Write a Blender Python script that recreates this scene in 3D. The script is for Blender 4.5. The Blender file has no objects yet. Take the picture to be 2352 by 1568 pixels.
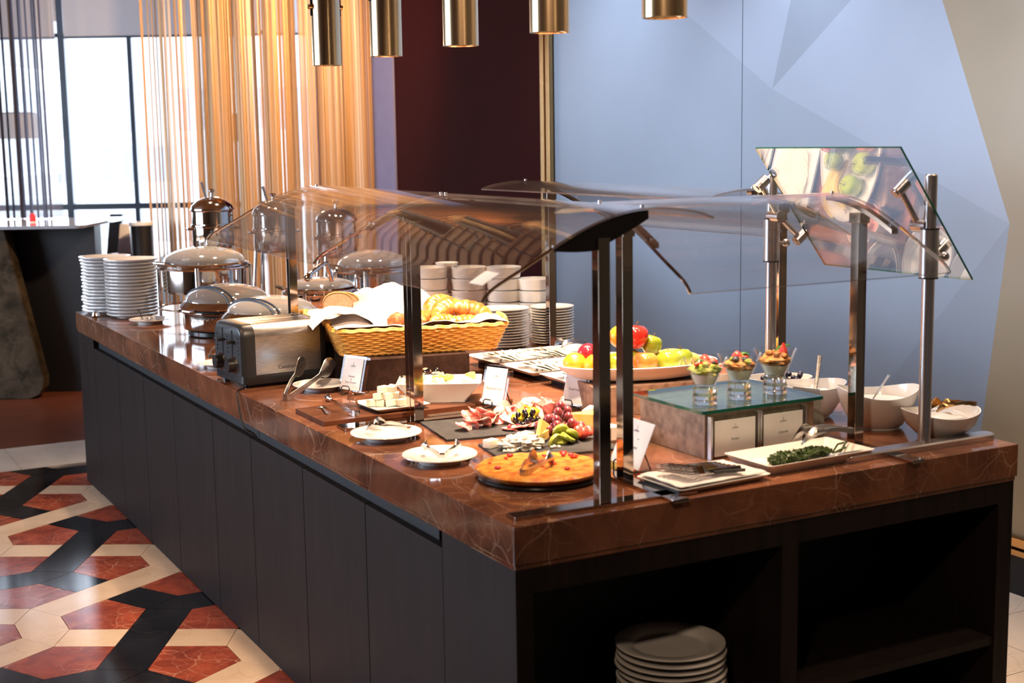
import bpy, bmesh, math, random
from mathutils import Vector, Matrix, Euler, noise
PI=math.pi
rnd=random.Random(7)
sc=bpy.context.scene
COL=sc.collection
# ---------------------------------------------------------------- camera
CP=Vector((-1.3755,-2.5517,1.7062))
Rr=Vector((0.87856561,-0.4773629,-0.01572039)); Uu=Vector((0.08210028,0.11851432,0.98955237)); Ff=Vector((0.4705125,0.87067733,-0.14331423))
cam=bpy.data.cameras.new('camera'); cam.sensor_width=36; cam.lens=3175.25/2352*36; cam.clip_start=.05; cam.clip_end=300
co=bpy.data.objects.new('camera',cam); COL.objects.link(co)
co.matrix_world=Matrix(((Rr.x,Uu.x,-Ff.x,CP.x),(Rr.y,Uu.y,-Ff.y,CP.y),(Rr.z,Uu.z,-Ff.z,CP.z),(0,0,0,1)))
cam.dof.use_dof=True; cam.dof.focus_distance=4.75; cam.dof.aperture_fstop=3.8
sc.camera=co
# ---------------------------------------------------------------- world, lights, exposure
w=bpy.data.worlds.new('world'); sc.world=w; w.use_nodes=True
nt=w.node_tree; bg=nt.nodes['Background']; bg.inputs[0].default_value=(.80,.88,1,1); bg.inputs[1].default_value=4.2
vs=sc.view_settings; vs.view_transform='Standard'; vs.look='None'; vs.exposure=0.0; vs.gamma=1; vs.use_curve_mapping=False
cy=sc.cycles; cy.use_denoising=True; cy.max_bounces=8; cy.diffuse_bounces=3; cy.glossy_bounces=5; cy.transmission_bounces=6; cy.transparent_max_bounces=24
cy.caustics_reflective=False; cy.caustics_refractive=False; cy.sample_clamp_indirect=4; cy.use_adaptive_sampling=True; cy.adaptive_threshold=.02
def lamp(kind,name,loc,energy,color,size=.1,target=None,**k):
    l=bpy.data.lights.new(name,kind); l.energy=energy; l.color=color
    if kind=='AREA':
        l.size=size
        if 'sy' in k: l.shape='RECTANGLE'; l.size_y=k['sy']
        if 'spread' in k: l.spread=k['spread']
    elif kind=='SPOT':
        l.shadow_soft_size=size; l.spot_size=k.get('ang',1.2); l.spot_blend=k.get('blend',.6)
    o=bpy.data.objects.new(name,l); COL.objects.link(o); o.location=loc
    if target is not None:
        o.rotation_euler=(Vector(target)-Vector(loc)).to_track_quat('-Z','Y').to_euler()
    return o
WARM=(1,.71,.48)
# daylight through the window wall ahead, plus added blue fill from unseen left glazing
lamp('AREA','daylight_far',(2.2,10.3,1.7),260,(.72,.83,1),4.5,(-.3,5,.9),sy=2.6)
lamp('AREA','side_fill',(-5.7,5.0,2.1),290,(.66,.80,1),4.8,(2.6,1.8,1.1),sy=1.6)
# ceiling downlights over the buffet (the room's warm spots)
for k,(x,y,tx,ty,e) in enumerate(((.7,2.9,.75,2.4,470),(.9,1.5,.85,1.3,420),(1.1,3.9,1.0,3.9,380),(1.25,.9,1.15,.75,230),(.55,4.6,.5,4.2,170))):
    lamp('SPOT','warm_spot',(x,y,3.15),e,WARM,.06,(tx,ty,.9),ang=.95,blend=.8)
for x,y,tx,ty,e in ((1.6,4.4,1.3,8.6,600),(2.2,.2,2.5,.1,70),(-1.6,1.2,-1.3,1.9,190),(2.0,4.9,1.6,8.8,150)):  # the pair aimed at the chain curtain is added to front-light its strands
    lamp('SPOT','room_fill',(x,y,3.15),e,(1,.60,.30),.1,(tx,ty,1.4 if y>4 else 0),ang=1.5,blend=.9)

for x,y,tx,ty,e in ((.8,1.35,.82,1.3,420),(.15,.2,.35,.7,220),(.1,-.5,.6,1.75,440),(-1.6,-2.2,.9,.3,120),(1.5,-.6,1.2,.35,80)): lamp('SPOT','warm_spot',(x,y,3.15),e,WARM,.08,(tx,ty,.9),ang=.9,blend=.8)  # extra warm fill added to brighten marble, basket and near dishes, no fittings
for y in (.6,2.1,3.6): lamp('SPOT','wall_fill',(1.75,y,3.18),125,(.74,.83,1),.05,(2.64,y,.95),ang=1.7,blend=1)  # cool fill added to brighten the frosted wall
lamp('SPOT','slat_fill',(1.7,7.3,2.3),80,(1,.55,.25),.1,(-.6,4.2,3.3),ang=2.2,blend=.9)  # added uplight, warms the slats mirrored in the canopies
# ---------------------------------------------------------------- materials
def newmat(name):
    m=bpy.data.materials.new(name); m.use_nodes=True; n=m.node_tree; n.nodes.clear()
    out=n.nodes.new('ShaderNodeOutputMaterial'); return m,n,out
def P(n,**k):
    b=n.nodes.new('ShaderNodeBsdfPrincipled')
    for a,v in k.items():
        b.inputs[a.replace('_',' ')].default_value=(v+(1,) if isinstance(v,tuple) and len(v)==3 else v)
    return b
def coords(n,scale=(1,1,1),rot=(0,0,0),which='Object'):
    t=n.nodes.new('ShaderNodeTexCoord'); m=n.nodes.new('ShaderNodeMapping'); m.inputs['Scale'].default_value=scale; m.inputs['Rotation'].default_value=rot
    n.links.new(t.outputs[which],m.inputs[0]); return m
def nz(n,vec,scale,detail=4,rough=.5,dist=0):
    t=n.nodes.new('ShaderNodeTexNoise'); t.inputs['Scale'].default_value=scale; t.inputs['Detail'].default_value=detail; t.inputs['Roughness'].default_value=rough; t.inputs['Distortion'].default_value=dist
    n.links.new(vec.outputs[0],t.inputs['Vector']); return t
def ramp(n,src,stops,out=0):
    r=n.nodes.new('ShaderNodeValToRGB'); e=r.color_ramp.elements
    while len(e)<len(stops): e.new(.5)
    for i,(p,c) in enumerate(stops): e[i].position=p; e[i].color=tuple(c)+(1,) if len(c)==3 else c
    n.links.new(src.outputs[out],r.inputs[0]); return r
def bump(n,b,src,strength=.3,dist=.002,out=0):
    u=n.nodes.new('ShaderNodeBump'); u.inputs['Strength'].default_value=strength; u.inputs['Distance'].default_value=dist
    n.links.new(src.outputs[out],u.inputs['Height']); n.links.new(u.outputs[0],b.inputs['Normal'])
def mix(n,f,a,b,fv=None):
    m=n.nodes.new('ShaderNodeMix'); m.data_type='RGBA'
    if f is not None: n.links.new(f,m.inputs[0])
    else: m.inputs[0].default_value=fv
    for i,v in ((6,a),(7,b)):
        if isinstance(v,tuple): m.inputs[i].default_value=v+(1,)
        else: n.links.new(v,m.inputs[i])
    return m
def mnoise(name,c1,c2,scale=20,rough=.5,metal=0,bmp=0,bd=.002,stretch=(1,1,1),detail=4,lo=.35,hi=.65,which='Object',**k):
    m,n,out=newmat(name); v=coords(n,stretch,which=which); t=nz(n,v,scale,detail); r=ramp(n,t,((lo,c1),(hi,c2)))
    b=P(n,Roughness=rough,Metallic=metal,**k); n.links.new(r.outputs[0],b.inputs['Base Color'])
    if bmp: bump(n,b,t,bmp,bd)
    n.links.new(b.outputs[0],out.inputs[0]); return m
def mplain(name,c,rough=.5,metal=0,**k):
    # tiny tone variation keeps surfaces from looking computer-flat
    return mnoise(name,tuple(x*.96 for x in c),tuple(min(1,x*1.04) for x in c),9,rough,metal,**k)
def mmarble(name,c1,c2,vein,scale=3.2,rough=.08,vs=.5,vw=.012,spec=.5):
    m,n,out=newmat(name); v=coords(n,which='Object'); a=nz(n,v,scale,8,.62,.6); r=ramp(n,a,((.38,c1),(.64,c2)))
    d=nz(n,v,2.2,3,.5); add=n.nodes.new('ShaderNodeVectorMath'); add.operation='MULTIPLY_ADD'; add.inputs[1].default_value=(.35,.35,.35)
    n.links.new(d.outputs['Color'],add.inputs[0]); n.links.new(v.outputs[0],add.inputs[2])
    cur=r
    for sc_,w_,k_ in ((7.5,vw,vs),(19,vw*1.4,vs*.6)):
        vo=n.nodes.new('ShaderNodeTexVoronoi'); vo.feature='DISTANCE_TO_EDGE'; vo.inputs['Scale'].default_value=sc_; n.links.new(add.outputs[0],vo.inputs['Vector'])
        rr=ramp(n,vo,((0,(k_,)*3),(w_*3,(0,0,0))))
        g=nz(n,v,4,2); gm=n.nodes.new('ShaderNodeMath'); gm.operation='MULTIPLY'; gr=ramp(n,g,((.42,(0,0,0)),(.6,(1,1,1))))
        n.links.new(rr.outputs[0],gm.inputs[0]); n.links.new(gr.outputs[0],gm.inputs[1])
        cur=mix(n,gm.outputs[0],cur.outputs[0] if cur is r else cur.outputs[2],vein)
    b=P(n,Roughness=rough,Specular_IOR_Level=spec); n.links.new(cur.outputs[2],b.inputs['Base Color']); n.links.new(b.outputs[0],out.inputs[0]); return m
def mwood(name,c1,c2,rough=.45,axis=(12,1.2,12),scale=3,bmp=.15):
    m,n,out=newmat(name); v=coords(n,axis); t=nz(n,v,scale,8,.65,.4); r=ramp(n,t,((.3,c1),(.72,c2))); b=P(n,Roughness=rough,Specular_IOR_Level=.16)
    n.links.new(r.outputs[0],b.inputs['Base Color']); bump(n,b,t,bmp,.001); n.links.new(b.outputs[0],out.inputs[0]); return m
def mglass(name,tint=(1,1,1),ior=1.5,rough=0.0,scale=1.0,haze=0.0):
    m,n,out=newmat(name); tr=n.nodes.new('ShaderNodeBsdfTransparent'); tr.inputs[0].default_value=tint+(1,)
    g=n.nodes.new('ShaderNodeBsdfGlossy'); g.inputs['Roughness'].default_value=rough; g.inputs[0].default_value=(1,1,1,1)
    f=n.nodes.new('ShaderNodeFresnel'); ge=n.nodes.new('ShaderNodeNewGeometry'); im=n.nodes.new('ShaderNodeMapRange'); im.inputs['To Min'].default_value=ior; im.inputs['To Max'].default_value=1/ior
    n.links.new(ge.outputs['Backfacing'],im.inputs['Value']); n.links.new(im.outputs[0],f.inputs[0])
    mu=n.nodes.new('ShaderNodeMath'); mu.operation='MULTIPLY_ADD'; mu.use_clamp=True; mu.inputs[1].default_value=scale; mu.inputs[2].default_value=0; n.links.new(f.outputs[0],mu.inputs[0])
    mx=n.nodes.new('ShaderNodeMixShader'); n.links.new(mu.outputs[0],mx.inputs[0]); n.links.new(tr.outputs[0],mx.inputs[1]); n.links.new(g.outputs[0],mx.inputs[2]); last=mx
    if haze:
        d=n.nodes.new('ShaderNodeBsdfDiffuse'); d.inputs[0].default_value=(.9,.9,.9,1); m2=n.nodes.new('ShaderNodeMixShader'); m2.inputs[0].default_value=haze
        n.links.new(mx.outputs[0],m2.inputs[1]); n.links.new(d.outputs[0],m2.inputs[2]); last=m2
    n.links.new(last.outputs[0],out.inputs[0]); return m
def mfacing(name,core,edge,rough=.4,blend=.5,**k):
    m,n,out=newmat(name); lw=n.nodes.new('ShaderNodeLayerWeight'); lw.inputs[0].default_value=blend
    mm=mix(n,lw.outputs[1],core,edge); b=P(n,Roughness=rough,**k); n.links.new(mm.outputs[2],b.inputs['Base Color']); n.links.new(b.outputs[0],out.inputs[0]); return m
M={}
M['marble']=mmarble('brown_marble',(.080,.033,.020),(.23,.090,.046),(.60,.38,.26),vs=.55,vw=.0045)
M['cab']=mwood('dark_stained_wood',(.008,.006,.006),(.020,.013,.012),.55,(9,9,.7),4)
M['cab_in']=mplain('black_cabinet_lining',(.006,.006,.008),.6)
M['chrome']=mplain('polished_steel',(.80,.78,.76),.06,1)
M['post']=mplain('mirror_post_steel',(.42,.34,.28),.07,1)
M['steel']=mnoise('brushed_steel',(.42,.41,.40),(.62,.60,.58),30,.30,1,.05,.0005,(1,1,12))
M['silver']=mplain('satin_aluminium',(.62,.60,.62),.28,1)
M['brass']=mnoise('brushed_brass',(.60,.42,.24),(.78,.58,.36),40,.22,1,.04,.0003,(1,1,.05))
M['bronze']=mplain('bronze_trim',(.60,.36,.15),.22,1)
M['black']=mplain('black_plastic',(.02,.022,.026),.28)
M['gray_plastic']=mplain('charcoal_plastic',(.022,.025,.03),.38)
M['darkglass']=mplain('black_rib',(.012,.010,.011),.25)
M['wire']=mplain('black_wire',(.015,.013,.012),.4)
M['china']=mplain('white_china',(.80,.78,.76),.14)
M['china_warm']=mplain('cream_china',(.84,.80,.74),.14)
M['acrylic']=mglass('clear_acrylic',(.97,.965,.96),1.49,.012,1.0,.004)
m,n,out=newmat('acrylic_edge'); d0=P(n,Base_Color=(.20,.17,.17),Roughness=.15); t0=n.nodes.new('ShaderNodeBsdfTransparent'); b=n.nodes.new('ShaderNodeMixShader'); b.inputs[0].default_value=.6; n.links.new(t0.outputs[0],b.inputs[1]); n.links.new(d0.outputs[0],b.inputs[2]); n.links.new(b.outputs[0],out.inputs[0]); M['acrylic_edge']=m
M['glass']=mglass('clear_glass',(.97,.98,.98),1.5)
M['mirrorglass']=mglass('tinted_guard_glass',(.90,.93,.95),1.9,.0,2.0)
M['glassedge']=mplain('green_glass_edge',(.01,.10,.07),.1)
M['lidglass']=mglass('lid_glass',(.45,.44,.43),1.9,.05,2.8,.18)  # pale diffuse veil stands in for bright reflections on the lids
M['greenglass']=mglass('green_shelf_glass',(.72,.86,.80),1.5,.01,1.1)
m,n,out=newmat('parfait_glass'); b0=n.nodes.new('ShaderNodeBsdfGlass'); b0.inputs['IOR'].default_value=1.45; b0.inputs['Roughness'].default_value=0; t0=n.nodes.new('ShaderNodeBsdfTransparent'); b=n.nodes.new('ShaderNodeMixShader'); b.inputs[0].default_value=.8; n.links.new(t0.outputs[0],b.inputs[1]); n.links.new(b0.outputs[0],b.inputs[2]); n.links.new(b.outputs[0],out.inputs[0]); M['realglass']=m
M['paper']=mplain('white_card',(.80,.80,.80),.6)
M['ink']=mplain('grey_print',(.25,.25,.27),.6)
M['cloth']=mnoise('white_napkin_cloth',(.68,.62,.61),(.74,.68,.67),120,.85,0,.2,.0008)
M['wicker']=mnoise('honey_wicker',(.68,.32,.05),(.90,.52,.12),60,.5,0,.2,.001)
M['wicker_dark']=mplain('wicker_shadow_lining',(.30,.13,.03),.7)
M['stand']=mwood('dark_crate_wood',(.020,.012,.010),(.06,.032,.025),.55)
M['board']=mwood('acacia_board',(.05,.020,.012),(.16,.060,.03),.35,(2,14,14))
M['slate']=mnoise('black_slate',(.012,.012,.014),(.03,.03,.032),60,.6,0,.4,.002)
M['stonebox']=mnoise('brown_stone_riser',(.17,.10,.07),(.34,.22,.16),40,.45,0,.1,.001)
M['croissant']=mnoise('croissant_crust',(.30,.085,.015),(.58,.23,.05),38,.30,0,.3,.002,(1,1,1))
M['crust']=mnoise('dark_bread_crust',(.20,.055,.015),(.42,.15,.04),80,.6,0,.6,.003)
M['crumb']=mnoise('bread_crumb',(.70,.48,.28),(.80,.62,.42),90,.8,0,.4,.002)
M['loaf']=mnoise('golden_crust',(.55,.26,.07),(.75,.44,.16),50,.5)
M['butter']=mplain('butter',(.86,.80,.66),.4,Subsurface_Weight=.1)
M['cheese']=mnoise('pale_cheese',(.78,.73,.58),(.82,.78,.66),30,.45)
M['yellowcheese']=mnoise('yellow_cheese',(.80,.50,.10),(.86,.60,.20),30,.4)
M['bluecheese']=mnoise('blue_cheese',(.18,.22,.22),(.80,.76,.66),55,.6,0,.6,.003,lo=.36,hi=.48)
M['brie']=mplain('brie',(.82,.78,.70),.55)
M['salami']=mnoise('salami',(.62,.14,.12),(.90,.62,.55),55,.38,lo=.42,hi=.60)
M['ham']=mplain('pale_ham',(.82,.60,.48),.4)
M['darkmeat']=mnoise('dark_cured_beef',(.12,.02,.02),(.25,.05,.04),60,.4)
M['grape']=mfacing('red_grape',(.16,.02,.03),(.30,.10,.12),.2)
M['olive']=mplain('black_olive',(.010,.009,.014),.15)
M['cranberry']=mplain('red_berry',(.50,.02,.03),.25)
M['pepper']=mnoise('yellow_green_pepper',(.55,.45,.02),(.75,.62,.05),20,.3)
M['kiwi']=mnoise('green_pickle',(.20,.28,.03),(.55,.55,.12),50,.35)
M['frittata']=mnoise('orange_frittata',(.70,.13,.004),(.92,.42,.06),34,.38,0,1,.012,lo=.36,hi=.62)
M['tomato']=mplain('red_tomato',(.62,.03,.015),.25)
M['orange']=mnoise('orange_peel',(.72,.21,.008),(.80,.30,.02),220,.35,0,.25,.001)
M['apple_red']=mnoise('red_apple',(.30,.006,.010),(.52,.03,.02),12,.16,0,stretch=(1,1,.3))
M['apple_mix']=mnoise('red_orange_apple',(.45,.015,.01),(.72,.22,.04),9,.2,0,stretch=(1,1,.4))
M['apple_green']=mnoise('green_apple',(.17,.23,.012),(.34,.38,.04),9,.2)
M['plum']=mplain('dark_plum',(.20,.015,.03),.18)
M['banana']=mnoise('banana_peel',(.66,.44,.07),(.74,.56,.16),14,.4)
M['stem']=mplain('fruit_stem',(.12,.06,.02),.7)
M['yogurt']=mplain('white_yogurt',(.86,.83,.78),.35)
M['granola']=mnoise('granola',(.30,.10,.02),(.72,.34,.08),60,.6,0,.8,.004)
M['straw']=mnoise('strawberry',(.65,.02,.02),(.80,.12,.08),60,.3)
M['mint']=mplain('mint_leaf',(.05,.16,.02),.4)
M['blueberry']=mplain('blueberry',(.03,.03,.06),.35)
M['spinach']=mnoise('cooked_greens',(.012,.03,.004),(.05,.09,.015),70,.4,0,.8,.004)
M['pink']=mplain('watermelon',(.80,.30,.24),.4)
M['cable']=mplain('black_cable',(.01,.01,.012),.4)
M['dark_floor']=mplain('subfloor_grout',(.05,.035,.03),.8)
M['t_cream']=mmarble('cream_tile',(.62,.46,.32),(.76,.60,.44),(.50,.34,.22),2.2,.13,.35)
M['t_red']=mmarble('red_tile',(.20,.036,.020),(.36,.075,.036),(.75,.45,.30),9,.13,.45,.008)
M['t_black']=mmarble('black_tile',(.006,.007,.010),(.014,.015,.020),(.10,.07,.05),3,.10,.25,.004)
M['t_gray']=mmarble('grey_tile',(.30,.26,.22),(.50,.45,.40),(.15,.13,.12),5,.13,.4)
M['border']=mmarble('pale_border_stone',(.66,.56,.46),(.76,.68,.58),(.55,.45,.36),2,.18,.3)
M['beige']=mmarble('beige_floor_stone',(.58,.46,.34),(.68,.56,.44),(.42,.32,.24),2.4,.2,.5)
M['plank']=mwood('red_brown_floorboard',(.10,.030,.018),(.20,.065,.035),.28,(1.5,18,18),3)
M['slatc']=mwood('ceiling_slat_wood',(.20,.07,.02),(.42,.17,.055),.5,(14,1.5,14),3)
M['ceil']=mplain('plaster_ceiling',(.22,.10,.045),.8)
M['maroon']=mplain('maroon_panel',(.032,.004,.004),.75,Specular_IOR_Level=.08)
M['lavender']=mplain('lavender_plaster',(.20,.20,.36),.8)
M['plaster']=mplain('warm_wall_plaster',(.30,.20,.13),.8)
M['winframe']=mplain('dark_window_frame',(.015,.025,.05),.4)
M['blind']=mnoise('roller_blind_cloth',(.62,.64,.70),(.70,.72,.78),200,.8,0,Transmission_Weight=0)
M['gold_strand']=None
M['tabletop']=mplain('white_table_glass',(.80,.86,.92),.05)
M['stone']=mmarble('weathered_stone',(.02,.016,.010),(.07,.055,.038),(.10,.08,.06),6,.7,.4,spec=.1)
M['blackpanel']=mplain('black_panel',(.006,.007,.012),.5)
M['whitechair']=mplain('white_chair_shell',(.80,.82,.88),.4)
M['shade']=mplain('drum_shade_cloth',(.60,.63,.68),.8)
M['asphalt']=mplain('street',(.80,.80,.80),.8)
M['facade']=mplain('pale_facade',(.80,.81,.84),.8); M['facade_window']=mplain('hazy_window',(.50,.54,.64),.7)
M['carpaint']=mplain('white_car_paint',(.85,.86,.9),.3)
M['tyre']=mplain('tyre',(.15,.16,.2),.8)
M['redsign']=mplain('red_sign',(.8,.03,.05),.5)
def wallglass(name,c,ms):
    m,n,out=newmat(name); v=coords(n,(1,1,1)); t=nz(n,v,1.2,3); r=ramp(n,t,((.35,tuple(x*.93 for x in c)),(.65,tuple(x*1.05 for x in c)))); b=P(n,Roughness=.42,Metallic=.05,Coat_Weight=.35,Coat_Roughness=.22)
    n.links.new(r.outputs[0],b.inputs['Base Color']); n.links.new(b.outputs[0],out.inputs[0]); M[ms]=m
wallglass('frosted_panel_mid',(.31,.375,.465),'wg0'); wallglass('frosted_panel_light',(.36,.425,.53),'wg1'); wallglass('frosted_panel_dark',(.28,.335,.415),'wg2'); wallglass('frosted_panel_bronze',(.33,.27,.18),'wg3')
def mstrand(name,c1,c2,c3,alpha):
    m,n,out=newmat(name); v=coords(n,(1,1,.02)); t=nz(n,v,7,3); r=ramp(n,t,((.3,c1),(.5,c2),(.7,c3))); b=P(n,Roughness=.45,Metallic=.35)
    n.links.new(r.outputs[0],b.inputs['Base Color']); tl=n.nodes.new('ShaderNodeBsdfTranslucent'); n.links.new(r.outputs[0],tl.inputs[0])
    a=n.nodes.new('ShaderNodeMixShader'); a.inputs[0].default_value=.18; n.links.new(b.outputs[0],a.inputs[1]); n.links.new(tl.outputs[0],a.inputs[2])
    tr=n.nodes.new('ShaderNodeBsdfTransparent'); a2=n.nodes.new('ShaderNodeMixShader'); a2.inputs[0].default_value=alpha; n.links.new(tr.outputs[0],a2.inputs[1]); n.links.new(a.outputs[0],a2.inputs[2])
    n.links.new(a2.outputs[0],out.inputs[0]); return m
M['gold_strand']=mstrand('gold_chain_strand',(.74,.47,.26),(.60,.36,.17),(.80,.66,.56),1.0)
M['dark_strand']=mstrand('gunmetal_chain_strand',(.02,.02,.035),(.05,.05,.08),(.10,.09,.12),1.0)
M['sheer']=mstrand('sheer_mesh',(.22,.24,.32),(.28,.30,.38),(.33,.34,.42),.45)
# ---------------------------------------------------------------- geometry helpers
class G:
    def __init__(s): s.v=[]; s.f=[]; s.m=[]; s.T=Matrix()
    def tf(s,T): s.T=T; return s
    def add(s,vs_,fs,mi=0):
        k=len(s.v); s.v+=[tuple(s.T@Vector(v)) for v in vs_]; s.f+=[tuple(k+i for i in f) for f in fs]; s.m+=[mi]*len(fs); return s
    def box(s,x0,y0,z0,x1,y1,z1,mi=0):
        return s.add([(x0,y0,z0),(x1,y0,z0),(x1,y1,z0),(x0,y1,z0),(x0,y0,z1),(x1,y0,z1),(x1,y1,z1),(x0,y1,z1)],[(0,3,2,1),(4,5,6,7),(0,1,5,4),(1,2,6,5),(2,3,7,6),(3,0,4,7)],mi)
    def rings(s,rs,cap0=True,cap1=True,mi=0,closed=True):
        n=len(rs[0]); vs_=[p for r in rs for p in r]; fs=[]
        for i in range(len(rs)-1):
            for j in range(n if closed else n-1):
                a=i*n+j; b=i*n+(j+1)%n; fs.append((a,b,b+n,a+n))
        if cap0: fs.append(tuple(range(n-1,-1,-1)))
        if cap1: fs.append(tuple((len(rs)-1)*n+j for j in range(n)))
        return s.add(vs_,fs,mi)
    def lathe(s,pr,n=32,c=(0,0,0),cap0=True,cap1=True,mi=0,ex=1,ey=1):
        return s.rings([[(c[0]+r*ex*math.cos(2*PI*j/n),c[1]+r*ey*math.sin(2*PI*j/n),c[2]+z) for j in range(n)] for r,z in pr],cap0,cap1,mi)
    def cyl(s,c,r,h,n=20,mi=0): return s.lathe([(r,0),(r,h)],n,c,mi=mi)
    def tube(s,pts,r,n=8,mi=0,flat=1,cap=True,up=None):
        pts=[Vector(p) for p in pts]; rs=[]; N=up and Vector(up)
        R=r if isinstance(r,(list,tuple)) else [r]*len(pts)
        for i,p in enumerate(pts):
            t=(pts[min(i+1,len(pts)-1)]-pts[max(i-1,0)]).normalized()
            if N is None: N=Vector((0,0,1)) if abs(t.z)<.9 else Vector((1,0,0))
            N=(N-t*N.dot(t)).normalized(); B=t.cross(N)
            rs.append([tuple(p+(B*math.cos(2*PI*j/n)+N*flat*math.sin(2*PI*j/n))*R[i]) for j in range(n)])
        return s.rings(rs,cap,cap,mi)
    def prism(s,poly,z0,z1,mi=0):
        n=len(poly); return s.add([(x,y,z0) for x,y in poly]+[(x,y,z1) for x,y in poly],[tuple(range(n-1,-1,-1)),tuple(range(n,2*n))]+[(j,(j+1)%n,n+(j+1)%n,n+j) for j in range(n)],mi)
    def grid(s,fn,nu,nv,mi=0):
        return s.add([fn(i/nu,j/nv) for i in range(nu+1) for j in range(nv+1)],[(i*(nv+1)+j,(i+1)*(nv+1)+j,(i+1)*(nv+1)+j+1,i*(nv+1)+j+1) for i in range(nu) for j in range(nv)],mi)
    def ball(s,c,r,n=14,m=9,sq=(1,1,1),amp=0,fr=5,seed=0,mi=0):
        rs=[]
        for i in range(1,m):
            th=PI*i/m; ring=[]
            for j in range(n):
                ph=2*PI*j/n; d=Vector((math.sin(th)*math.cos(ph),math.sin(th)*math.sin(ph),-math.cos(th)))
                k=r*(1+(amp*noise.noise(d*fr+Vector((seed,seed*1.7,0))) if amp else 0)); ring.append((c[0]+d.x*k*sq[0],c[1]+d.y*k*sq[1],c[2]+d.z*k*sq[2]))
            rs.append(ring)
        k0=len(s.v); s.rings(rs,False,False,mi); bot=len(s.v); s.add([(c[0],c[1],c[2]-r*sq[2]),(c[0],c[1],c[2]+r*sq[2])],[],mi)
        for j in range(n):
            s.f.append((bot,k0+(j+1)%n,k0+j)); s.m.append(mi); L=k0+(m-2)*n; s.f.append((bot+1,L+j,L+(j+1)%n)); s.m.append(mi)
        return s
def rr(w_,d,rad,n=5,z=0,cx=0,cy=0):
    o=[]
    for qx,qy,a0 in ((1,1,0),(-1,1,90),(-1,-1,180),(1,-1,270)):
        for k in range(n+1):
            a=math.radians(a0+90*k/n); o.append((cx+qx*(w_/2-rad)+rad*math.cos(a),cy+qy*(d/2-rad)+rad*math.sin(a),z))
    return o
def link(o,parent=None):
    COL.objects.link(o)
    if parent is not None: o.parent=parent
    return o
def obj(name,g,mats,parent=None,smooth=35,bev=0,solid=0,sub=0,recalc=True):
    me=bpy.data.meshes.new(name); me.from_pydata(g.v,[],g.f)
    mats=mats if isinstance(mats,(list,tuple)) else [mats]
    for m_ in mats: me.materials.append(M[m_])
    if len(mats)>1: me.polygons.foreach_set('material_index',g.m)
    bm=bmesh.new(); bm.from_mesh(me)
    if solid:
        bmesh.ops.solidify(bm,geom=bm.faces[:],thickness=solid)
    if recalc: bmesh.ops.recalc_face_normals(bm,faces=bm.faces[:])
    if bev:
        es=[e for e in bm.edges if len(e.link_faces)==2 and e.calc_face_angle(0)>.6]
        bmesh.ops.bevel(bm,geom=es,offset=bev,segments=2,profile=.6,affect='EDGES')
    bm.to_mesh(me); bm.free()
    if smooth:
        me.shade_smooth(); me.set_sharp_from_angle(angle=math.radians(smooth))
    o=bpy.data.objects.new(name,me); link(o,parent)
    if sub:
        md=o.modifiers.new('subd','SUBSURF'); md.levels=sub; md.render_levels=sub
    return o
def tag(o,label,cat,group=None):
    o['label']=label; o['category']=cat
    if group: o['group']=group
    return o
def thing(name,label,cat,loc=(0,0,0),rz=0,group=None):
    o=bpy.data.objects.new(name,None); o.empty_display_size=.05; COL.objects.link(o); o.location=loc; o.rotation_euler=(0,0,rz); return tag(o,label,cat,group)
def struct(name,g,m,parent=None,**k):
    o=obj(name,g,m,parent,**k)
    if parent is None: o['kind']='structure'
    return o
def dup(root,loc=None,rz=None,label=None,group=None):
    def cp(o,par):
        c=o.copy(); COL.objects.link(c)
        if par is not None: c.parent=par
        for ch in list(o.children): cp(ch,c)
        return c
    r=cp(root,None)
    if loc is not None: r.location=loc
    if rz is not None: r.rotation_euler=(0,0,rz)
    if label: r['label']=label
    if group: r['group']=group
    return r
ORD='topmost,second,third,fourth,fifth,sixth,seventh,eighth,ninth,tenth,eleventh,twelfth,thirteenth,fourteenth,fifteenth,sixteenth,seventeenth,eighteenth,nineteenth,twentieth'.split(',')
def T3(x,y,z,rz=0): return Matrix.Translation((x,y,z))@Matrix.Rotation(rz,4,'Z')
ZT=.88
# ================================================================= SETTING
EV=Vector((.8792,-.4765,0)); FV=Vector((.4765,.8792,0))
def W(l,d,z): v=CP+EV*l+FV*d; return (v.x,v.y,z)
TW=Matrix(((EV.x,FV.x,0,CP.x),(EV.y,FV.y,0,CP.y),(0,0,1,0),(0,0,0,1)))   # room axis of the window front: x along it, y outward
XW=2.64
g=G().box(-6.5,-5.5,-.12,XW+.3,16,-.012); fl=struct('floor',g,'dark_floor',smooth=0)
# interlocking stone tiles -------------------------------------------------
Lx,Ly=.604,.6125
def inter(a,b,c,d):
    x1,y1=a;x2,y2=b;x3,y3=c;x4,y4=d; D=(x1-x2)*(y3-y4)-(y1-y2)*(x3-x4); t=((x1-x3)*(y3-y4)-(y1-y3)*(x3-x4))/D
    return (x1+t*(x2-x1),y1+t*(y2-y1))
h1,h2,h3,h4,h5,h6=(0,.229),(.082,.08),(.082,-.08),(0,-.229),(-.082,-.08),(-.082,.08)
def ad(p,q): return (p[0]+q[0],p[1]+q[1])
ne=(Lx,Ly); se=(Lx,-Ly); Gc=(0,Ly); Gd=(0,-Ly)
def onNE(x,rel=(0,0)): # lower edge of NE strip leaving the hexagon at rel
    s=((Ly-.229)-.08)/(Lx-.082); return (rel[0]+x,rel[1]+.08+s*(x-.082))
rrs=(-.083,.09); b1=(-.229,0); b2=(-.082,-.092); b4p=(.082,.092); b3p=(.229,0)
A1=onNE(.272,(-Lx,0)); A2=onNE(.416,(-Lx,0)); neg=lambda p:(-p[0],-p[1])
barc=(Lx/2,-Ly/2)
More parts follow.
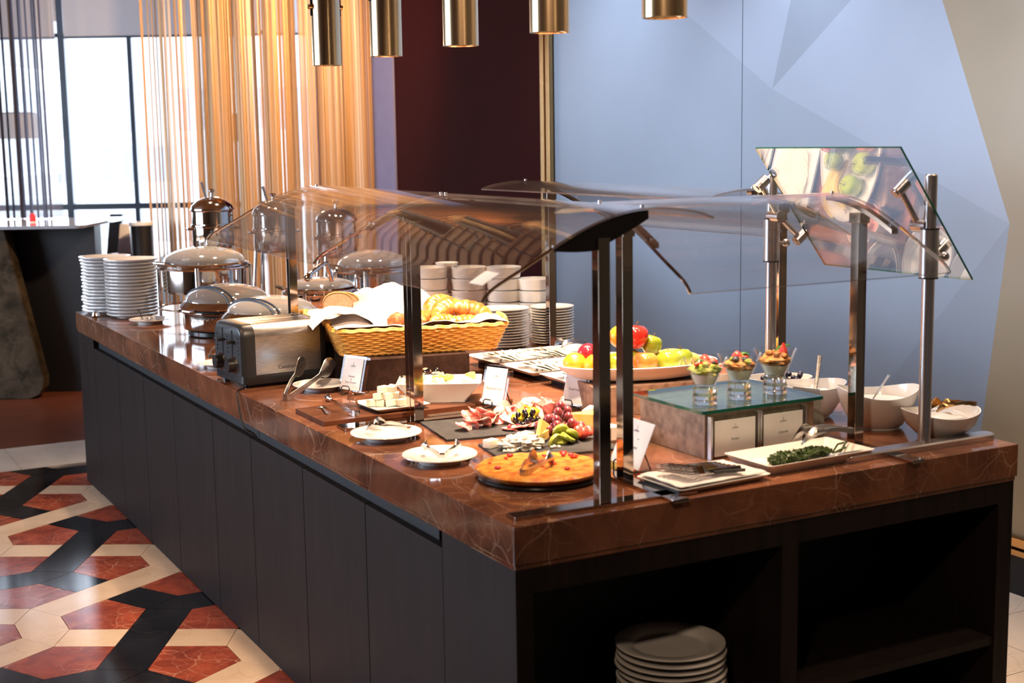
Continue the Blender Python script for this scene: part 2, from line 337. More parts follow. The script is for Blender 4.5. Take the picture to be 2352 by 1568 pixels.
Bl=[ad(b1,ne and (Lx,0)), ad(b2,(Lx,0)), ad(barc,(-.073,-.306)), ad(barc,(-.22,-.214))]
Bl=[ad(barc,(.073,.306)),ad(barc,(.22,.214)),ad(barc,(-.073,-.306)),ad(barc,(-.22,-.214))]
U0,U1=h3,ad(se,h1); V0,V1=h4,ad(se,h6)
uL=inter(U0,U1,Bl[0],Bl[3]); vL=inter(V0,V1,Bl[0],Bl[3]); uR=inter(U0,U1,Bl[1],Bl[2]); vR=inter(V0,V1,Bl[1],Bl[2])
Gr=(Lx,0)   # centre of the black cluster right of the hexagon
cell=[('t_cream',[h1,h2,h3,h4,h5,h6]),('t_cream',[h1,h2,ad(ne,h4),ad(ne,h5)]),('t_cream',[U0,uL,vL,V0]),('t_cream',[uR,U1,V1,vR]),('t_black',Bl),
 ('t_black',[ad(Gr,A1),ad(Gr,A2),ad(Gr,rrs),ad(Gr,b1)]),('t_black',[ad(Gr,b1),ad(Gr,rrs),ad(Gr,b4p),ad(Gr,b3p),ad(Gr,neg(rrs)),ad(Gr,b2)]),('t_black',[ad(Gr,b3p),ad(Gr,neg(A1)),ad(Gr,neg(A2)),ad(Gr,neg(rrs))]),
 ('t_red',[h2,ad(Gr,A1),ad(Gr,b1),uL,h3])]
Gdn=(0,-Ly-0.0)
# red field under the lower strip, left of the bar
cell.append(('t_red',[h4,vL,ad(Gd,b4p) ,ad(Gd,rrs),ad(Gd,A2)]))
# their half-turn partners about the bar
def half(p): return (2*barc[0]-p[0],2*barc[1]-p[1])
cell.append(('t_red',[half(p) for p in cell[8][1]])); cell.append(('t_red',[half(p) for p in cell[9][1]]))
def inset(poly,d):
    a=sum(poly[i][0]*poly[(i+1)%len(poly)][1]-poly[(i+1)%len(poly)][0]*poly[i][1] for i in range(len(poly)))
    if a<0: poly=poly[::-1]
    n=len(poly); out=[]
    for i in range(n):
        p0=Vector(poly[i-1]);p1=Vector(poly[i]);p2=Vector(poly[(i+1)%n]); e1=(p1-p0).normalized(); e2=(p2-p1).normalized()
        n1=Vector((-e1.y,e1.x)); n2=Vector((-e2.y,e2.x)); b=(n1+n2); k=d/max(.35,(1+n1.dot(n2))); out.append(tuple(p1+b*k))
    return out
H0=(-.604,2.478)
rest={'t_cream':G(),'t_red':G(),'t_black':G()}
meshes={}
for ci,(m_,poly) in enumerate(cell):
    q=inset(poly,.0012); gg=G().prism(q,-.012,0); o=obj('tile_shape',gg,m_,smooth=0); meshes[ci]=o.data; bpy.data.objects.remove(o)
nt_=0
for a in range(-9,10):
    for b in range(-9,10):
        cx=H0[0]+Lx*(a+b); cy_=H0[1]+Ly*(a-b)
        if cx>.35 or cx<-4.6 or cy_<-4 or cy_>5.6: continue
        for ci,(m_,poly) in enumerate(cell):
            mx=sum(p[0] for p in poly)/len(poly)+cx; my=sum(p[1] for p in poly)/len(poly)+cy_
            mymax=max(p[1] for p in poly)+cy_
            if mymax>5.10:
                if my>5.12: continue
                q=[(p[0]+cx,min(p[1]+cy_,5.098)) for p in poly]
                qq=[]; 
                for p in q:
                    if not qq or (Vector(p)-Vector(qq[-1])).length>1e-4: qq.append(p)
                # clip properly
                full=[(p[0]+cx,p[1]+cy_) for p in poly]; cl=[]
                for i in range(len(full)):
                    p,r_=full[i],full[(i+1)%len(full)]
                    if p[1]<=5.098: cl.append(p)
                    if (p[1]-5.098)*(r_[1]-5.098)<0:
                        t=(5.098-p[1])/(r_[1]-p[1]); cl.append((p[0]+t*(r_[0]-p[0]),5.098))
                if len(cl)<3: continue
                rest[m_].prism(inset(cl,.0012),-.012,0); continue
            if -1.9<mx<.25 and .3<my:
                t=bpy.data.objects.new('tile',meshes[ci]); COL.objects.link(t); t.parent=fl; t.location=(cx,cy_,0); nt_+=1
            elif mx<.3:
                rest[m_].prism([(p[0]+cx,p[1]+cy_) for p in inset(poly,.0012)],-.012,0)
for m_,gg in rest.items():
    o=obj('tile',gg,m_,fl,smooth=0); o['kind']='stuff'
# pale stone border, floorboards beyond, beige slabs on the wall side
for i in range(9):
    x0=-4.45+i*.6+.0015; obj('border_tile',G().box(x0+.12*0,5.102,-.012,x0+.597,5.70-.0,0),'border',fl,smooth=0)
for j in range(26):
    y0=5.705+j*.16; x=-6.4+((j*37)%9)*.17
    for k in range(5):
        x1=min(x+1.9,XW)
        if x1-x>.1: obj('plank',G().box(x+.001,y0,-.012,x1-.001,y0+.158,0),'plank',fl,smooth=0)
        x+=1.9
for i in range(3):
    for j in range(16):
        x0=1.0+.0+(i*.60); y0=-4.0+j*.6+(.2 if i%2 else 0); x1=min(x0+.597,XW)
        if y0<5.1 and x0<XW: obj('slab_tile',G().box(x0,y0,-.012,x1,min(y0+.597,5.1),0),'beige',fl,smooth=0)
# right wall -------------------------------------------------------------
wr=struct('wall_right',G().box(XW+.02,-5.5,0,XW+.2,6.54,3.3),'plaster',smooth=0)
def wpoly(pts,m_,x=XW): # coplanar film facets on the glass panels, (y,z) pairs
    k=G(); k.add([(x,y,z) for y,z in pts],[tuple(range(len(pts)))]); return k
# facet pattern: (y,z) corners on the wall plane
Vx=(2.40,1.918); Vr=(1.035,1.379)
top=3.2; bot=.22
def yz(y,z): return (y,z)
def seg_to(p,q,z): t=(z-p[1])/(q[1]-p[1]); return (p[0]+t*(q[0]-p[0]),z)
pA=seg_to(Vx,(2.86,2.19),top); pB=seg_to(Vx,(2.31,2.20),top); pC=seg_to(Vx,(2.00,2.19),top)
pR=seg_to(Vr,(1.335,2.07),top); pD=seg_to(Vr,(1.30,1.08),bot); pE=seg_to(Vr,(1.09,.95),bot)
left=4.6; right=-4.5
pI=inter(Vx,(2.00,2.19),Vr,pR)
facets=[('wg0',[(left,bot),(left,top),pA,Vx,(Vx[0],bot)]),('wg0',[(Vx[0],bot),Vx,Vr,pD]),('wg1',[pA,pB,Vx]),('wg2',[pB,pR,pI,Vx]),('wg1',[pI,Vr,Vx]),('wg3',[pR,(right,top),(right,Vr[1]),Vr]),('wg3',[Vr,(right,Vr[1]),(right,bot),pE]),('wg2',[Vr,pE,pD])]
def clip(poly,axis,val,keep_less):
    out=[]
    for i in range(len(poly)):
        p,q=poly[i],poly[(i+1)%len(poly)]; ip=(p[axis]<=val)==keep_less; iq=(q[axis]<=val)==keep_less
        if ip: out.append(p)
        if ip!=iq:
            t=(val-p[axis])/(q[axis]-p[axis]); out.append((p[0]+t*(q[0]-p[0]),p[1]+t*(q[1]-p[1])))
    return out
edges=[4.33,2.615,.90,-.82,-2.54,-4.5]
for a,b in zip(edges[:-1],edges[1:]):
    k=G(); mi=0
    a_,b_=a-.003,b+.003
    for fi,(m_,poly) in enumerate(facets):
        pc=clip(clip(poly,0,a_,True),0,b_,False)
        if len(pc)>=3:
            n=len(pc); ar=sum(pc[q][0]*pc[(q+1)%n][1]-pc[(q+1)%n][0]*pc[q][1] for q in range(n)); pc=pc if ar<0 else pc[::-1]; idx='wg0 wg1 wg2 wg3'.split().index(m_)
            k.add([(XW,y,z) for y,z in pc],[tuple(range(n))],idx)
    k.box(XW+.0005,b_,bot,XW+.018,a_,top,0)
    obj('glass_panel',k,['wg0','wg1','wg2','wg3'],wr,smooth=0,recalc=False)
struct('trim_1',G().box(XW-.03,4.335,0,XW+.02,4.38,3.3).box(XW-.012,4.38,0,XW+.02,4.40,3.3).box(XW-.03,4.40,0,XW+.02,4.445,3.3),'bronze',smooth=0,bev=.006)
struct('trim_2',G().box(XW-.015,-4.5,.15,XW+.018,4.33,.175).box(XW-.02,-4.5,.185,XW+.018,4.33,.222),'bronze',smooth=0,bev=.003)
struct('baseboard_right',G().box(XW-.005,-4.5,0,XW+.018,4.33,.148),'blackpanel',smooth=0)
struct('wall_back_panel',G().box(XW-.01,4.447,0,XW+.0195,6.54,3.3),'maroon',smooth=0)
struct('wall_back',G().box(XW-.02,6.545,0,XW+.2,8.2,3.3),'lavender',smooth=0)
struct('wall_rear',G().box(-6.0,-5.7,0,XW+.3,-5.5,3.3),'plaster',smooth=0)
struct('wall_left',G().box(-6.2,-5.5,0,-6.0,2.4,3.3).box(-6.2,2.4,2.9,-6.0,8.3,3.3).box(-6.2,2.4,0,-6.0,8.3,.25).box(-6.2,8.3,0,-6.0,16,3.3),'plaster',smooth=0)
k=G()
for y in (2.4,4.34,6.28,8.24): k.box(-6.16,y,.25,-6.04,y+.06,2.9)
wl=struct('added_window',k,'winframe',smooth=0)  # unseen side window, added to give broad blue light from the left
# ceiling: plaster with timber slats
ce=struct('ceiling',G().box(-6.5,-5.7,3.3,XW+.3,16,3.4),'ceil',smooth=0)
for i in range(62):
    y0=-2.6+i*.15; obj('slat',G().box(-3.6,y0,3.22,XW-.01,y0+.10,3.30),'slatc',ce,smooth=0)
# far window wall ----------------------------------------------------------
D1=12.2
wf=G().tf(TW)
ml=[-7.6,-6.4,-5.2,-3.875,-2.1,-.75,.45,1.7]
for l in ml: wf.box(l-.028,D1,0,l+.028,D1+.08,3.3)
wf.box(-3.29-.02,D1+.01,.0,-3.29+.02,D1+.06,2.66)
wf.box(-4.62-.02,D1+.01,.0,-4.62+.02,D1+.06,2.66)
for i in range(len(ml)-1):
    a,b=ml[i]+.028,ml[i+1]-.028
    for z0,z1 in ((0,.07),(1.17,1.22),(2.655,2.69),(3.22,3.3)): wf.box(a,D1+.005,z0,b,D1+.07,z1)
wn=struct('window_2',wf,'winframe',smooth=0)
gg=G().tf(TW)
for i in range(len(ml)-1): gg.box(ml[i]+.028,D1+.036,.07,ml[i+1]-.028,D1+.042,3.22)
obj('pane',gg,'glass',wn,smooth=0)
struct('wall_front',G().tf(TW).box(1.73,D1-.02,0,3.3,D1+.2,3.3).box(-17,D1-.02,0,-7.63,D1+.2,3.3),'plaster',smooth=0)
for i in range(len(ml)-1):
    a,b=ml[i]+.04,ml[i+1]-.04
    o=obj('roller_blind',G().tf(TW).box(a,D1-.03,2.655,b,D1-.026,3.2),'blind',smooth=0)
    o2=obj('hem_bar',G().tf(TW).box(a,D1-.034,2.64,b,D1-.022,2.658),'winframe',o,smooth=0)
    nm=['far left','next one left of the dark mullion','','','','',''][i]
    desc={0:'outermost on the left',1:'second from the left end',2:'just left of the dark mullion',3:'just right of the dark mullion',4:'behind the gold curtain edge',5:'mid gold curtain',6:'by the wall'}[i]
    tag(o,'pale grey roller blind pulled part way, '+desc,'blind','roller blinds on the far windows')
# outside ----------------------------------------------------------------
struct('street',G().tf(TW).box(-30,D1+.3,-.3,14,60,-.13),'asphalt',smooth=0)
bl=thing('building','pale building with grid windows across the bright street','building',W(-9.0,32,0))
bl.rotation_euler=(0,0,math.atan2(EV.y,EV.x))
obj('facade',G().box(-9,0,-.13,7,4,11),'facade',bl,smooth=0)
for i in range(8):
    for j in range(3): obj('window',G().box(-8.2+i*1.9,-.06,1.2+j*3,-7.0+i*1.9,.02,3.0+j*3),'facade_window',bl,smooth=0)
cr=thing('car','white van parked outside the window, overexposed','car',W(-6.1,22,-.13)); cr.rotation_euler=bl.rotation_euler
bp_=[(-2.2,.35),(-2.2,1.0),(-1.7,1.25),(-.9,2.05),(2.4,2.1),(2.5,.35)]
k=G(); k.rings([[(x,0,z) for x,z in bp_],[(x,1.8,z) for x,z in bp_]]); obj('body',k,'carpaint',cr,smooth=0,bev=.08)
for x in (-1.35,1.55):
    k=G(); k.tf(Matrix.Translation((x,0,.37))@Matrix.Rotation(PI/2,4,'X')); k.lathe([(.2,-.02),(.37,0),(.37,.2),(.2,.2)],24); obj('wheel',k,'tyre',cr)
for x in (-1.05,-.05): obj('side_window',G().box(x,-.01,1.3,x+.9,.01,1.85),'facade_window',cr,smooth=0)
# ================================================================= COUNTER
CW,CL=1.5455,4.6755
wt=obj('worktop',G().box(0,0,.792,CW,CL,ZT).box(.004,.004,.78,CW-.004,CL-.004,.792),'marble',smooth=0,bev=.0025)
tag(wt,'thick polished brown marble worktop of the buffet island','worktop')
# near end shelf unit with two open niches
su=thing('shelf_unit','black end shelving unit with two open niches under the marble','cabinet',(0,0,0))
o_=.006
obj('side_panel',G().box(o_,o_,0,.05,.376,.78),'cab',su,smooth=0,bev=.001)
obj('side_panel',G().box(1.485,o_,0,CW-o_,.44,.78),'cab',su,smooth=0,bev=.001)
obj('top_rail',G().box(.05,o_,.722,1.485,.03,.78),'cab',su,smooth=0)
obj('divider',G().box(.745,o_,.0,.797,.43,.722),'cab',su,smooth=0)
obj('back_panel',G().box(.05,.43,0,1.485,.44,.78),'cab_in',su,smooth=0)
obj('niche_top',G().box(.05,.03,.74,1.485,.43,.75),'cab_in',su,smooth=0)
obj('shelf',G().box(.797,.012,.325,1.485,.43,.347),'cab',su,smooth=0)
obj('shelf',G().box(.05,.012,.11,.745,.43,.13),'cab',su,smooth=0)
obj('plinth',G().box(.05,.03,0,1.485,.05,.10),'cab_in',su,smooth=0)
seams=[.376,.862,1.355,1.86,2.306,2.848,3.33,3.80,4.31]
units=[(.376,1.355,'nearest cabinet unit along the aisle side'),(1.355,2.306,'second cabinet unit along the aisle side'),(2.306,3.33,'third cabinet unit along the aisle side'),(3.33,4.31,'fourth cabinet unit along the aisle side')]
for a,b,lab in units:
    c=thing('base_cabinet','dark wood '+lab+' under the worktop','cabinet',(0,a,0))
    obj('carcass',G().box(.03,.0,0,CW-o_,b-a-.001,.779) if a>.4 else G().box(.03,.066,0,CW-o_,b-a-.001,.779),'cab_in',c,smooth=0)
    ss=[s for s in seams if a<=s<=b]
    for p,q in zip(ss[:-1],ss[1:]):
        obj('door',G().box(o_,p-a+.002,.004,.028,q-a-.002,.737),'cab',c,smooth=0,bev=.0012)
eu=thing('end_post','dark wood end post of the island at the far plate stacks','cabinet',(0,4.311,0))
obj('front_panel',G().box(o_,0,0,.03,CL-4.311-o_,.779),'cab',eu,smooth=0,bev=.001)
obj('end_panel',G().box(.03,.33,0,CW-o_,CL-4.311-o_,.779),'cab',eu,smooth=0)
obj('carcass',G().box(.03,0,0,CW-o_,.329,.779),'cab_in',eu,smooth=0)
# ================================================================= SNEEZE GUARDS
PR=[(-.30,1.367),(-.275,1.392),(-.20,1.432),(-.13,1.470),(-.06,1.505),(0,1.528),(.06,1.543),(.12,1.549),(.18,1.546),(.25,1.535),(.29,1.522)]
def smoothpath(pts,n=4):
    out=[]
    for i in range(len(pts)-1):
        p0=Vector(pts[max(i-1,0)]);p1=Vector(pts[i]);p2=Vector(pts[i+1]);p3=Vector(pts[min(i+2,len(pts)-1)])
        for k in range(n):
            t=k/n; out.append(tuple(.5*((2*p1)+(p2-p0)*t+(2*p0-5*p1+4*p2-p3)*t*t+(3*p1-p0-3*p2+p3)*t**3)))
    out.append(tuple(pts[-1])); return out
PS=smoothpath(PR,4)
def guard(name,label,loc,rz,length,posts,solid_rib=None,card=False,deco=True):
    """local x across (negative = customer side), y along the guard, z world height"""
    t=thing(name,label,'sneeze guard',(loc[0],loc[1],ZT),rz,'clear sneeze guards over the buffet')
    n=len(PS); nv=2
    k=G(); th=.006
    up=[]
    for i,(x,z) in enumerate(PS):
        a=Vector(PS[max(i-1,0)]); b=Vector(PS[min(i+1,n-1)]); tg=(b-a).normalized(); up.append((-tg.y*th,tg.x*th))
    ring=[(x,z-ZT) for x,z in PS]+[(PS[i][0]+up[i][0],PS[i][1]+up[i][1]-ZT) for i in range(n-1,-1,-1)]
    k.rings([[(x,0,z) for x,z in ring],[(x,length,z) for x,z in ring]])
    m_n=len(ring)
    for fi,f in enumerate(k.f):
        if len(f)>4 : k.m[fi]=1
        else:
            j=fi%m_n
            if j==n-1 or j==m_n-1: k.m[fi]=1
    obj('acrylic_canopy',k,['acrylic','acrylic_edge'],t,smooth=40)
    for pi,py in enumerate(posts):
        obj('post',G().box(-.015,py-.015,.008,.015,py+.015,1.492-ZT),'post',t,smooth=0,bev=.0008)
        obj('base_bar',G().box(-.235,py-.022,0,.245,py+.022,.008),'post',t,smooth=0,bev=.001)
        # rib carrying the sheet
        x0,x1=-.142,.128; up_=[p for p in PS if x0<=p[0]<=x1]
        solid=(solid_rib==pi)
        w_=.008 if solid else .011
        k=G()
        lo=[(x,(z-.012) if not solid else None) for x,z in up_]
        if solid:
            xa,za=up_[0]; xb,zb=up_[-1]; poly=[]
            for x,z in reversed(up_):
                u=(x-xa)/(xb-xa); poly.append((x,za-.003-.005*math.sin(PI*min(1,u*1.6))+.062*max(0,(u-.42)/.58)**1.25))
            prof=[(x,z-.001) for x,z in up_]+poly
        else:
            prof=[(x,z-.001) for x,z in up_]+[(x,z-.013) for x,z in reversed(up_)]
        k.rings([[(x,py-w_,z-ZT) for x,z in prof],[(x,py+w_,z-ZT) for x,z in prof]])
        obj('rib',k,'darkglass' if solid else 'post',t,smooth=40)
        if not solid:
            k=G().box(-.022,py-.017,1.478-ZT,.022,py+.017,1.506-ZT); obj('bracket',k,'post',t,smooth=0,bev=.002)
        for x,z in ((up_[0][0]+.012,up_[0][1]+.004),(up_[-1][0]-.012,up_[-1][1]+.006)): obj('clamp_screw',G().cyl((x,py,z-ZT),.0045,.005,12),'silver',t)
    for ye in (.0,length):
        k=G(); pts=[(x,ye,z+.003-ZT) for x,z in PS if x<-.12]; k.tube(pts,.0038,6); obj('edge_channel',k,'post',t)
    if card:
        a=Vector((-.278,1.390)); b=Vector((-.236,1.414)); d=(b-a).normalized(); nrm=Vector((-d.y,d.x))*.0105
        k=G(); p=[a+nrm,b+nrm]
        k.add([(p[0].x,.035,p[0].y-ZT),(p[0].x,.105,p[0].y-ZT),(p[1].x,.105,p[1].y-ZT),(p[1].x,.035,p[1].y-ZT)],[(0,1,2,3)]); 
        c=obj('label_card',k,'paper',t,smooth=0,solid=.001)
    return t
G2=guard('sneeze_guard','nearest aisle-side sneeze guard, black end rib, over the charcuterie',(.2614,.04),-.035,1.125,(.016,1.111),0,True)
G1=guard('sneeze_guard','aisle-side sneeze guard over the toaster and chafing dishes',(.301,1.167),-.035,1.20,(.018,1.17))
G4=guard('sneeze_guard','rear sneeze guard curving down to the frosted wall side',(1.36,2.20),PI,1.44,(.02,1.425))
# near-end guard: across the island
G3=guard('sneeze_guard','short sneeze guard across the near end above the parfait glasses',(1.185,.216),PI/2,.78,(.02,.757))
# ================================================================= TILTED GLASS ON POLES
tg_=thing('tilted_glass_guard','square tilted glass panel clamped between two silver poles','sneeze guard',(1.294,.094,ZT))
for py in (0,.64):
    tp=1.605 if py==0 else 1.596
    obj('pole',G().lathe([(.0165,.018),(.0165,tp-ZT-.003),(.013,tp-ZT)],24,(0,py,0)),'silver',tg_)
    k=G(); k.rings([rr(.54,.05,.024,5,0,-.02,py),rr(.54,.05,.024,5,.014,-.02,py),rr(.53,.04,.019,5,.018,-.02,py)]); obj('foot_bar',k,'silver',tg_,bev=0)
    zc=1.464-ZT; cl=obj('sleeve',G().lathe([(.024,0),(.024,-.128)][::-1],24,(0,py,zc)),'silver',tg_)
    obj('ring',G().lathe([(.0255,0),(.0255,.004)],24,(0,py,zc-.002)),'black',cl); obj('ring',G().lathe([(.0255,0),(.0255,.004)],24,(0,py,zc-.130)),'black',cl)
    sy=1 if py==0 else -1
    hub=(-.004,py+sy*.036,zc+.008)
    k=G().tube([(hub[0],py+sy*.0,hub[2]),(hub[0],py+sy*.05,hub[2])],.019,18); hb=obj('pivot',k,'silver',tg_)
    up=(-.072,py+sy*.036,1.568-ZT); dn=(.078,py+sy*.036,1.405-ZT)
    obj('arm',G().tube([hub,up],.0085,10),'silver',hb); obj('arm',G().tube([hub,dn],.0085,10),'silver',hb)
    dirv=Vector((.79,0,.61))
    for q in (up,dn):
        q=Vector(q); k=G().tube([q-dirv*.018,q+dirv*.026],.0155,18).tube([q-dirv*.021,q-dirv*.018],.008,10); obj('clamp',k,'silver',hb)
    k=G().tube([(.024,py,zc-.075),(.045,py,zc-.075)],.006,10); k.ball((.055,py,zc-.075),.013); obj('thumb_knob',k,'silver',cl)
# the pane
a0=Vector((1.165,0,1.674)); a1=Vector((1.432,0,1.322)); y0_,y1_=.075,.655
k=G(); dn_=Vector((.79,0,.61))*.006
def pt(v,y): return (v.x-1.294,y-.094,v.z-ZT)
k.add([pt(a0,y0_),pt(a1,y0_),pt(a1,y1_),pt(a0,y1_),pt(a0+dn_,y0_),pt(a1+dn_,y0_),pt(a1+dn_,y1_),pt(a0+dn_,y1_)],[(0,1,2,3),(7,6,5,4)],0)
k.add([],[]); n0=len(k.v)-8
k.f+=[(n0,n0+4,n0+5,n0+1),(n0+1,n0+5,n0+6,n0+2),(n0+2,n0+6,n0+7,n0+3),(n0+3,n0+7,n0+4,n0)]; k.m+=[1,1,1,1]
obj('glass_pane',k,['mirrorglass','glassedge'],tg_,smooth=0)
# ================================================================= PENDANTS
px_=[(.645,.36,2.004,'nearest to the frosted wall, highest in view'),(.615,.88,2.006,'in front of the bronze trim'),(.62,1.45,2.007,'middle one, in front of the maroon wall'),(.62,2.04,2.010,'second from the curtain end'),(.635,2.66,2.012,'at the curtain end, smallest in view')]
p0=None
for i,(x,y,z,l) in enumerate(px_):
    if i==0:
        p0=thing('pendant_lamp','brass cylinder pendant '+l,'pendant lamp',(x,y,z),0,'brass cylinder pendants above the buffet')
        k=G().lathe([(.052,.004),(.0565,0),(.0565,.27),(.03,.272),(.012,.285)],40,cap0=False); obj('shade',k,'brass',p0)
        obj('reflector',G().lathe([(.053,.005),(.050,.02),(.042,.12),(.0,.125)],32,cap0=False,cap1=False),'brass',p0)
        k=G().tube([(-.0597,0,.19),(-.0597,0,.41),(-.05,0,.424),(.05,0,.424),(.0597,0,.41),(.0597,0,.19)],.004,6); obj('yoke',k,'winframe',p0)
        obj('yoke_screw',G().tube([(-.070,0,.225),(-.056,0,.225)],.010,12),'bronze',p0); obj('yoke_screw',G().tube([(.056,0,.225),(.070,0,.225)],.010,12),'bronze',p0)
        obj('stem',G().cyl((0,0,.426),.006,1.216-.426,8),'brass',p0); obj('ceiling_cap',G().cyl((0,0,1.206),.04,.01,20),'brass',p0)
    else: dup(p0,(x,y,z),None,'brass cylinder pendant '+l)
for i,(x,y,z,l) in enumerate(px_):
    lamp('SPOT','pendant_light',(x,y,z+.10),62,WARM,.03,(x+.12,y,0),ang=1.5,blend=.7)
# ================================================================= CURTAINS AND FAR FURNITURE
def strands(name,l0,l1,d,step,wd,mat_,z0=.04,z1=3.25,amp=.05,per=.22,seed=1,jit=.3,gaps=()):
    r=random.Random(seed); k=G().tf(TW); l=l0
    while l<l1:
        if not any(a<l<b for a,b in gaps):
            dd=d+amp*math.sin(2*PI*(l-l0)/per)+r.uniform(-.012,.012); a=r.uniform(-.5,.5); w2=wd*r.uniform(.7,1.15)/2
            sl=r.uniform(-.006,.006)
            k.add([(l-w2*math.cos(a),dd-w2*math.sin(a),z0),(l+w2*math.cos(a),dd+w2*math.sin(a),z0),(l+sl,dd+w2,z0),(l-w2*math.cos(a)+sl,dd-w2*math.sin(a),z1),(l+w2*math.cos(a)+sl,dd+w2*math.sin(a),z1),(l+sl,dd+w2,z1)],[(0,1,4,3),(1,2,5,4),(2,0,3,5)])
        l+=step*(1+r.uniform(-jit,jit))
    o=obj(name,k,mat_,smooth=0); o['kind']='stuff'; return o
def lx(px,d): return (px-1176)/3175*d
dC=10.22
c=strands('chain_curtain',lx(466,dC),lx(866,dC),dC,.0062,.0085,'gold_strand',amp=.06,per=.21,seed=3,gaps=((lx(598,dC),lx(606,dC)),(lx(692,dC),lx(704,dC)),(lx(735,dC),lx(740,dC)),(lx(470,dC),lx(478,dC))))
tag(c,'dense gold metal chain curtain hanging behind the chafing dishes','curtain')
c=strands('chain_curtain',lx(474,dC+.2),lx(870,dC+.2),dC+.22,.0075,.0085,'gold_strand',amp=.05,per=.27,seed=13,gaps=((lx(596,dC),lx(608,dC)),(lx(690,dC),lx(706,dC)),(lx(734,dC),lx(741,dC))))
tag(c,'second layer of gold chain strands right behind the dense curtain','curtain')
c=strands('chain_curtain',lx(346,dC),lx(466,dC),dC+.05,.024,.018,'gold_strand',amp=.10,per=.31,seed=5,jit=.6)
tag(c,'sparse gold chain strands left of the dense gold curtain','curtain')
c=strands('chain_curtain',lx(-60,dC),lx(128,dC),dC,.038,.020,'dark_strand',amp=.05,per=.3,seed=8,jit=.6,z0=1.20)
tag(c,'dark grey chain strands over the leftmost window panes','curtain')
k=G().tf(TW); k.grid(lambda u,v:(lx(-120,dC)+u*(lx(132,dC)-lx(-120,dC)),dC+.15+.05*math.sin(u*40),1.20+v*2.0),60,1); c=obj('sheer_curtain',k,'sheer',smooth=60); tag(c,'thin grey sheer curtain behind the dark chain strands','curtain')
for (px,d,z0,h,r_,nm) in ((56,11.4,1.79,.21,.185,'drum floor lamp behind the dark chain strands'),(537,11.35,1.74,.22,.175,'drum floor lamp glimpsed behind the dense gold curtain')):
    p=W(lx(px,d),d,0); t=thing('floor_lamp','grey '+nm,'floor lamp',p)
    obj('lamp_shade',G().lathe([(r_,z0),(r_*.99,z0+h*.6),(r_*.93,z0+h*.93),(r_*.8,z0+h),(.01,z0+h)],36,cap0=False),'shade',t)
    obj('finial',G().tube([(0,0,z0+h),(0,0,z0+h+.03),(.02,0,z0+h+.07)],.016,8),'winframe',t)
    obj('pole',G().cyl((0,0,.02),.012,z0+h-.03,10),'shade',t); obj('base',G().lathe([(.16,0),(.16,.012),(.02,.02)],28),'winframe',t)
# tall bar table
t=thing('bar_table','tall bar table with white top, black body and tapered stone slab end','table',W(-4.6,9.7,0)); t.rotation_euler=(0,0,math.atan2(EV.y,EV.x))
ox=-4.6
k=G(); k.rings([rr(3.46,1.0,.05,3,1.172,-.02,.1),rr(3.50,1.04,.05,3,1.195,-.02,.1)]); obj('table_top',k,'tabletop',t)
obj('body',G().box(-1.6,-.05,0,1.69,.10,1.17),'blackpanel',t,smooth=0)
k=G(); pr_=[(-1.6,1.17),(-1.6,0),(1.26,0),(1.33,.03),(1.36,.08),(1.365,.14),(1.16,1.17)]
k.rings([[(x,-.33,z) for x,z in pr_],[(x,-.20,z) for x,z in pr_]]); obj('stone_slab',k,'stone',t,smooth=0,bev=.01)
ch=thing('tall_chair','white shell bar chair tucked behind the bar table','chair',W(lx(285,10.2),10.2,0)); ch.rotation_euler=t.rotation_euler
k=G(); k.rings([[(x,.0,z) for x,z in ((-.055,.91),(.055,.91),(.045,1.15),(-.025,1.15))],[(x,.02,z) for x,z in ((-.055,.91),(.055,.91),(.045,1.15),(-.025,1.15))]]); obj('backrest',k,'whitechair',ch,bev=.008)
k=G(); k.rings([rr(.36,.34,.06,4,.84,0,.18),rr(.38,.36,.06,4,.88,0,.18),rr(.36,.34,.06,4,.91,0,.18)]); obj('seat',k,'whitechair',ch)
for x,y in ((-.14,.05),(.14,.05),(-.14,.31),(.14,.31)): obj('leg',G().tube([(x,y,.84),(x*1.25,y*1.05,0)],.011,6),'whitechair',ch)
s2=thing('trestle_stand','slanted black support standing behind the bar table','stand',W(lx(250,11.3),11.3,0)); s2.rotation_euler=t.rotation_euler
k=G(); k.rings([[(-.13,-.03,0),(-.02,-.03,0),(-.02,.03,0),(-.13,.03,0)],[(.03,-.03,1.17),(.13,-.03,1.17),(.13,.03,1.17),(.03,.03,1.17)]]); obj('leg',k,'blackpanel',s2,smooth=0)
obj('foot',G().box(-.3,-.15,0,.15,.15,.015),'blackpanel',s2,smooth=0)
t=thing('side_table','small round white table on a black drum base by the curtain','table',W(lx(327,10.0),10.0,0))
obj('table_top',G().lathe([(.085,1.145),(.092,1.15),(.092,1.172),(.088,1.176)],32),'tabletop',t); obj('drum_base',G().lathe([(.075,0),(.078,1.145)],28),'blackpanel',t)
g_=thing('red_lantern','small red lantern on the bar table','lantern',W(lx(79,9.75),9.75,1.196))
obj('glass_cup',G().lathe([(.020,0),(.024,.01),(.021,.045),(.012,.062)],16),'redsign',g_); obj('base',G().cyl((0,0,-.001),.026,.006,16),'china',g_)

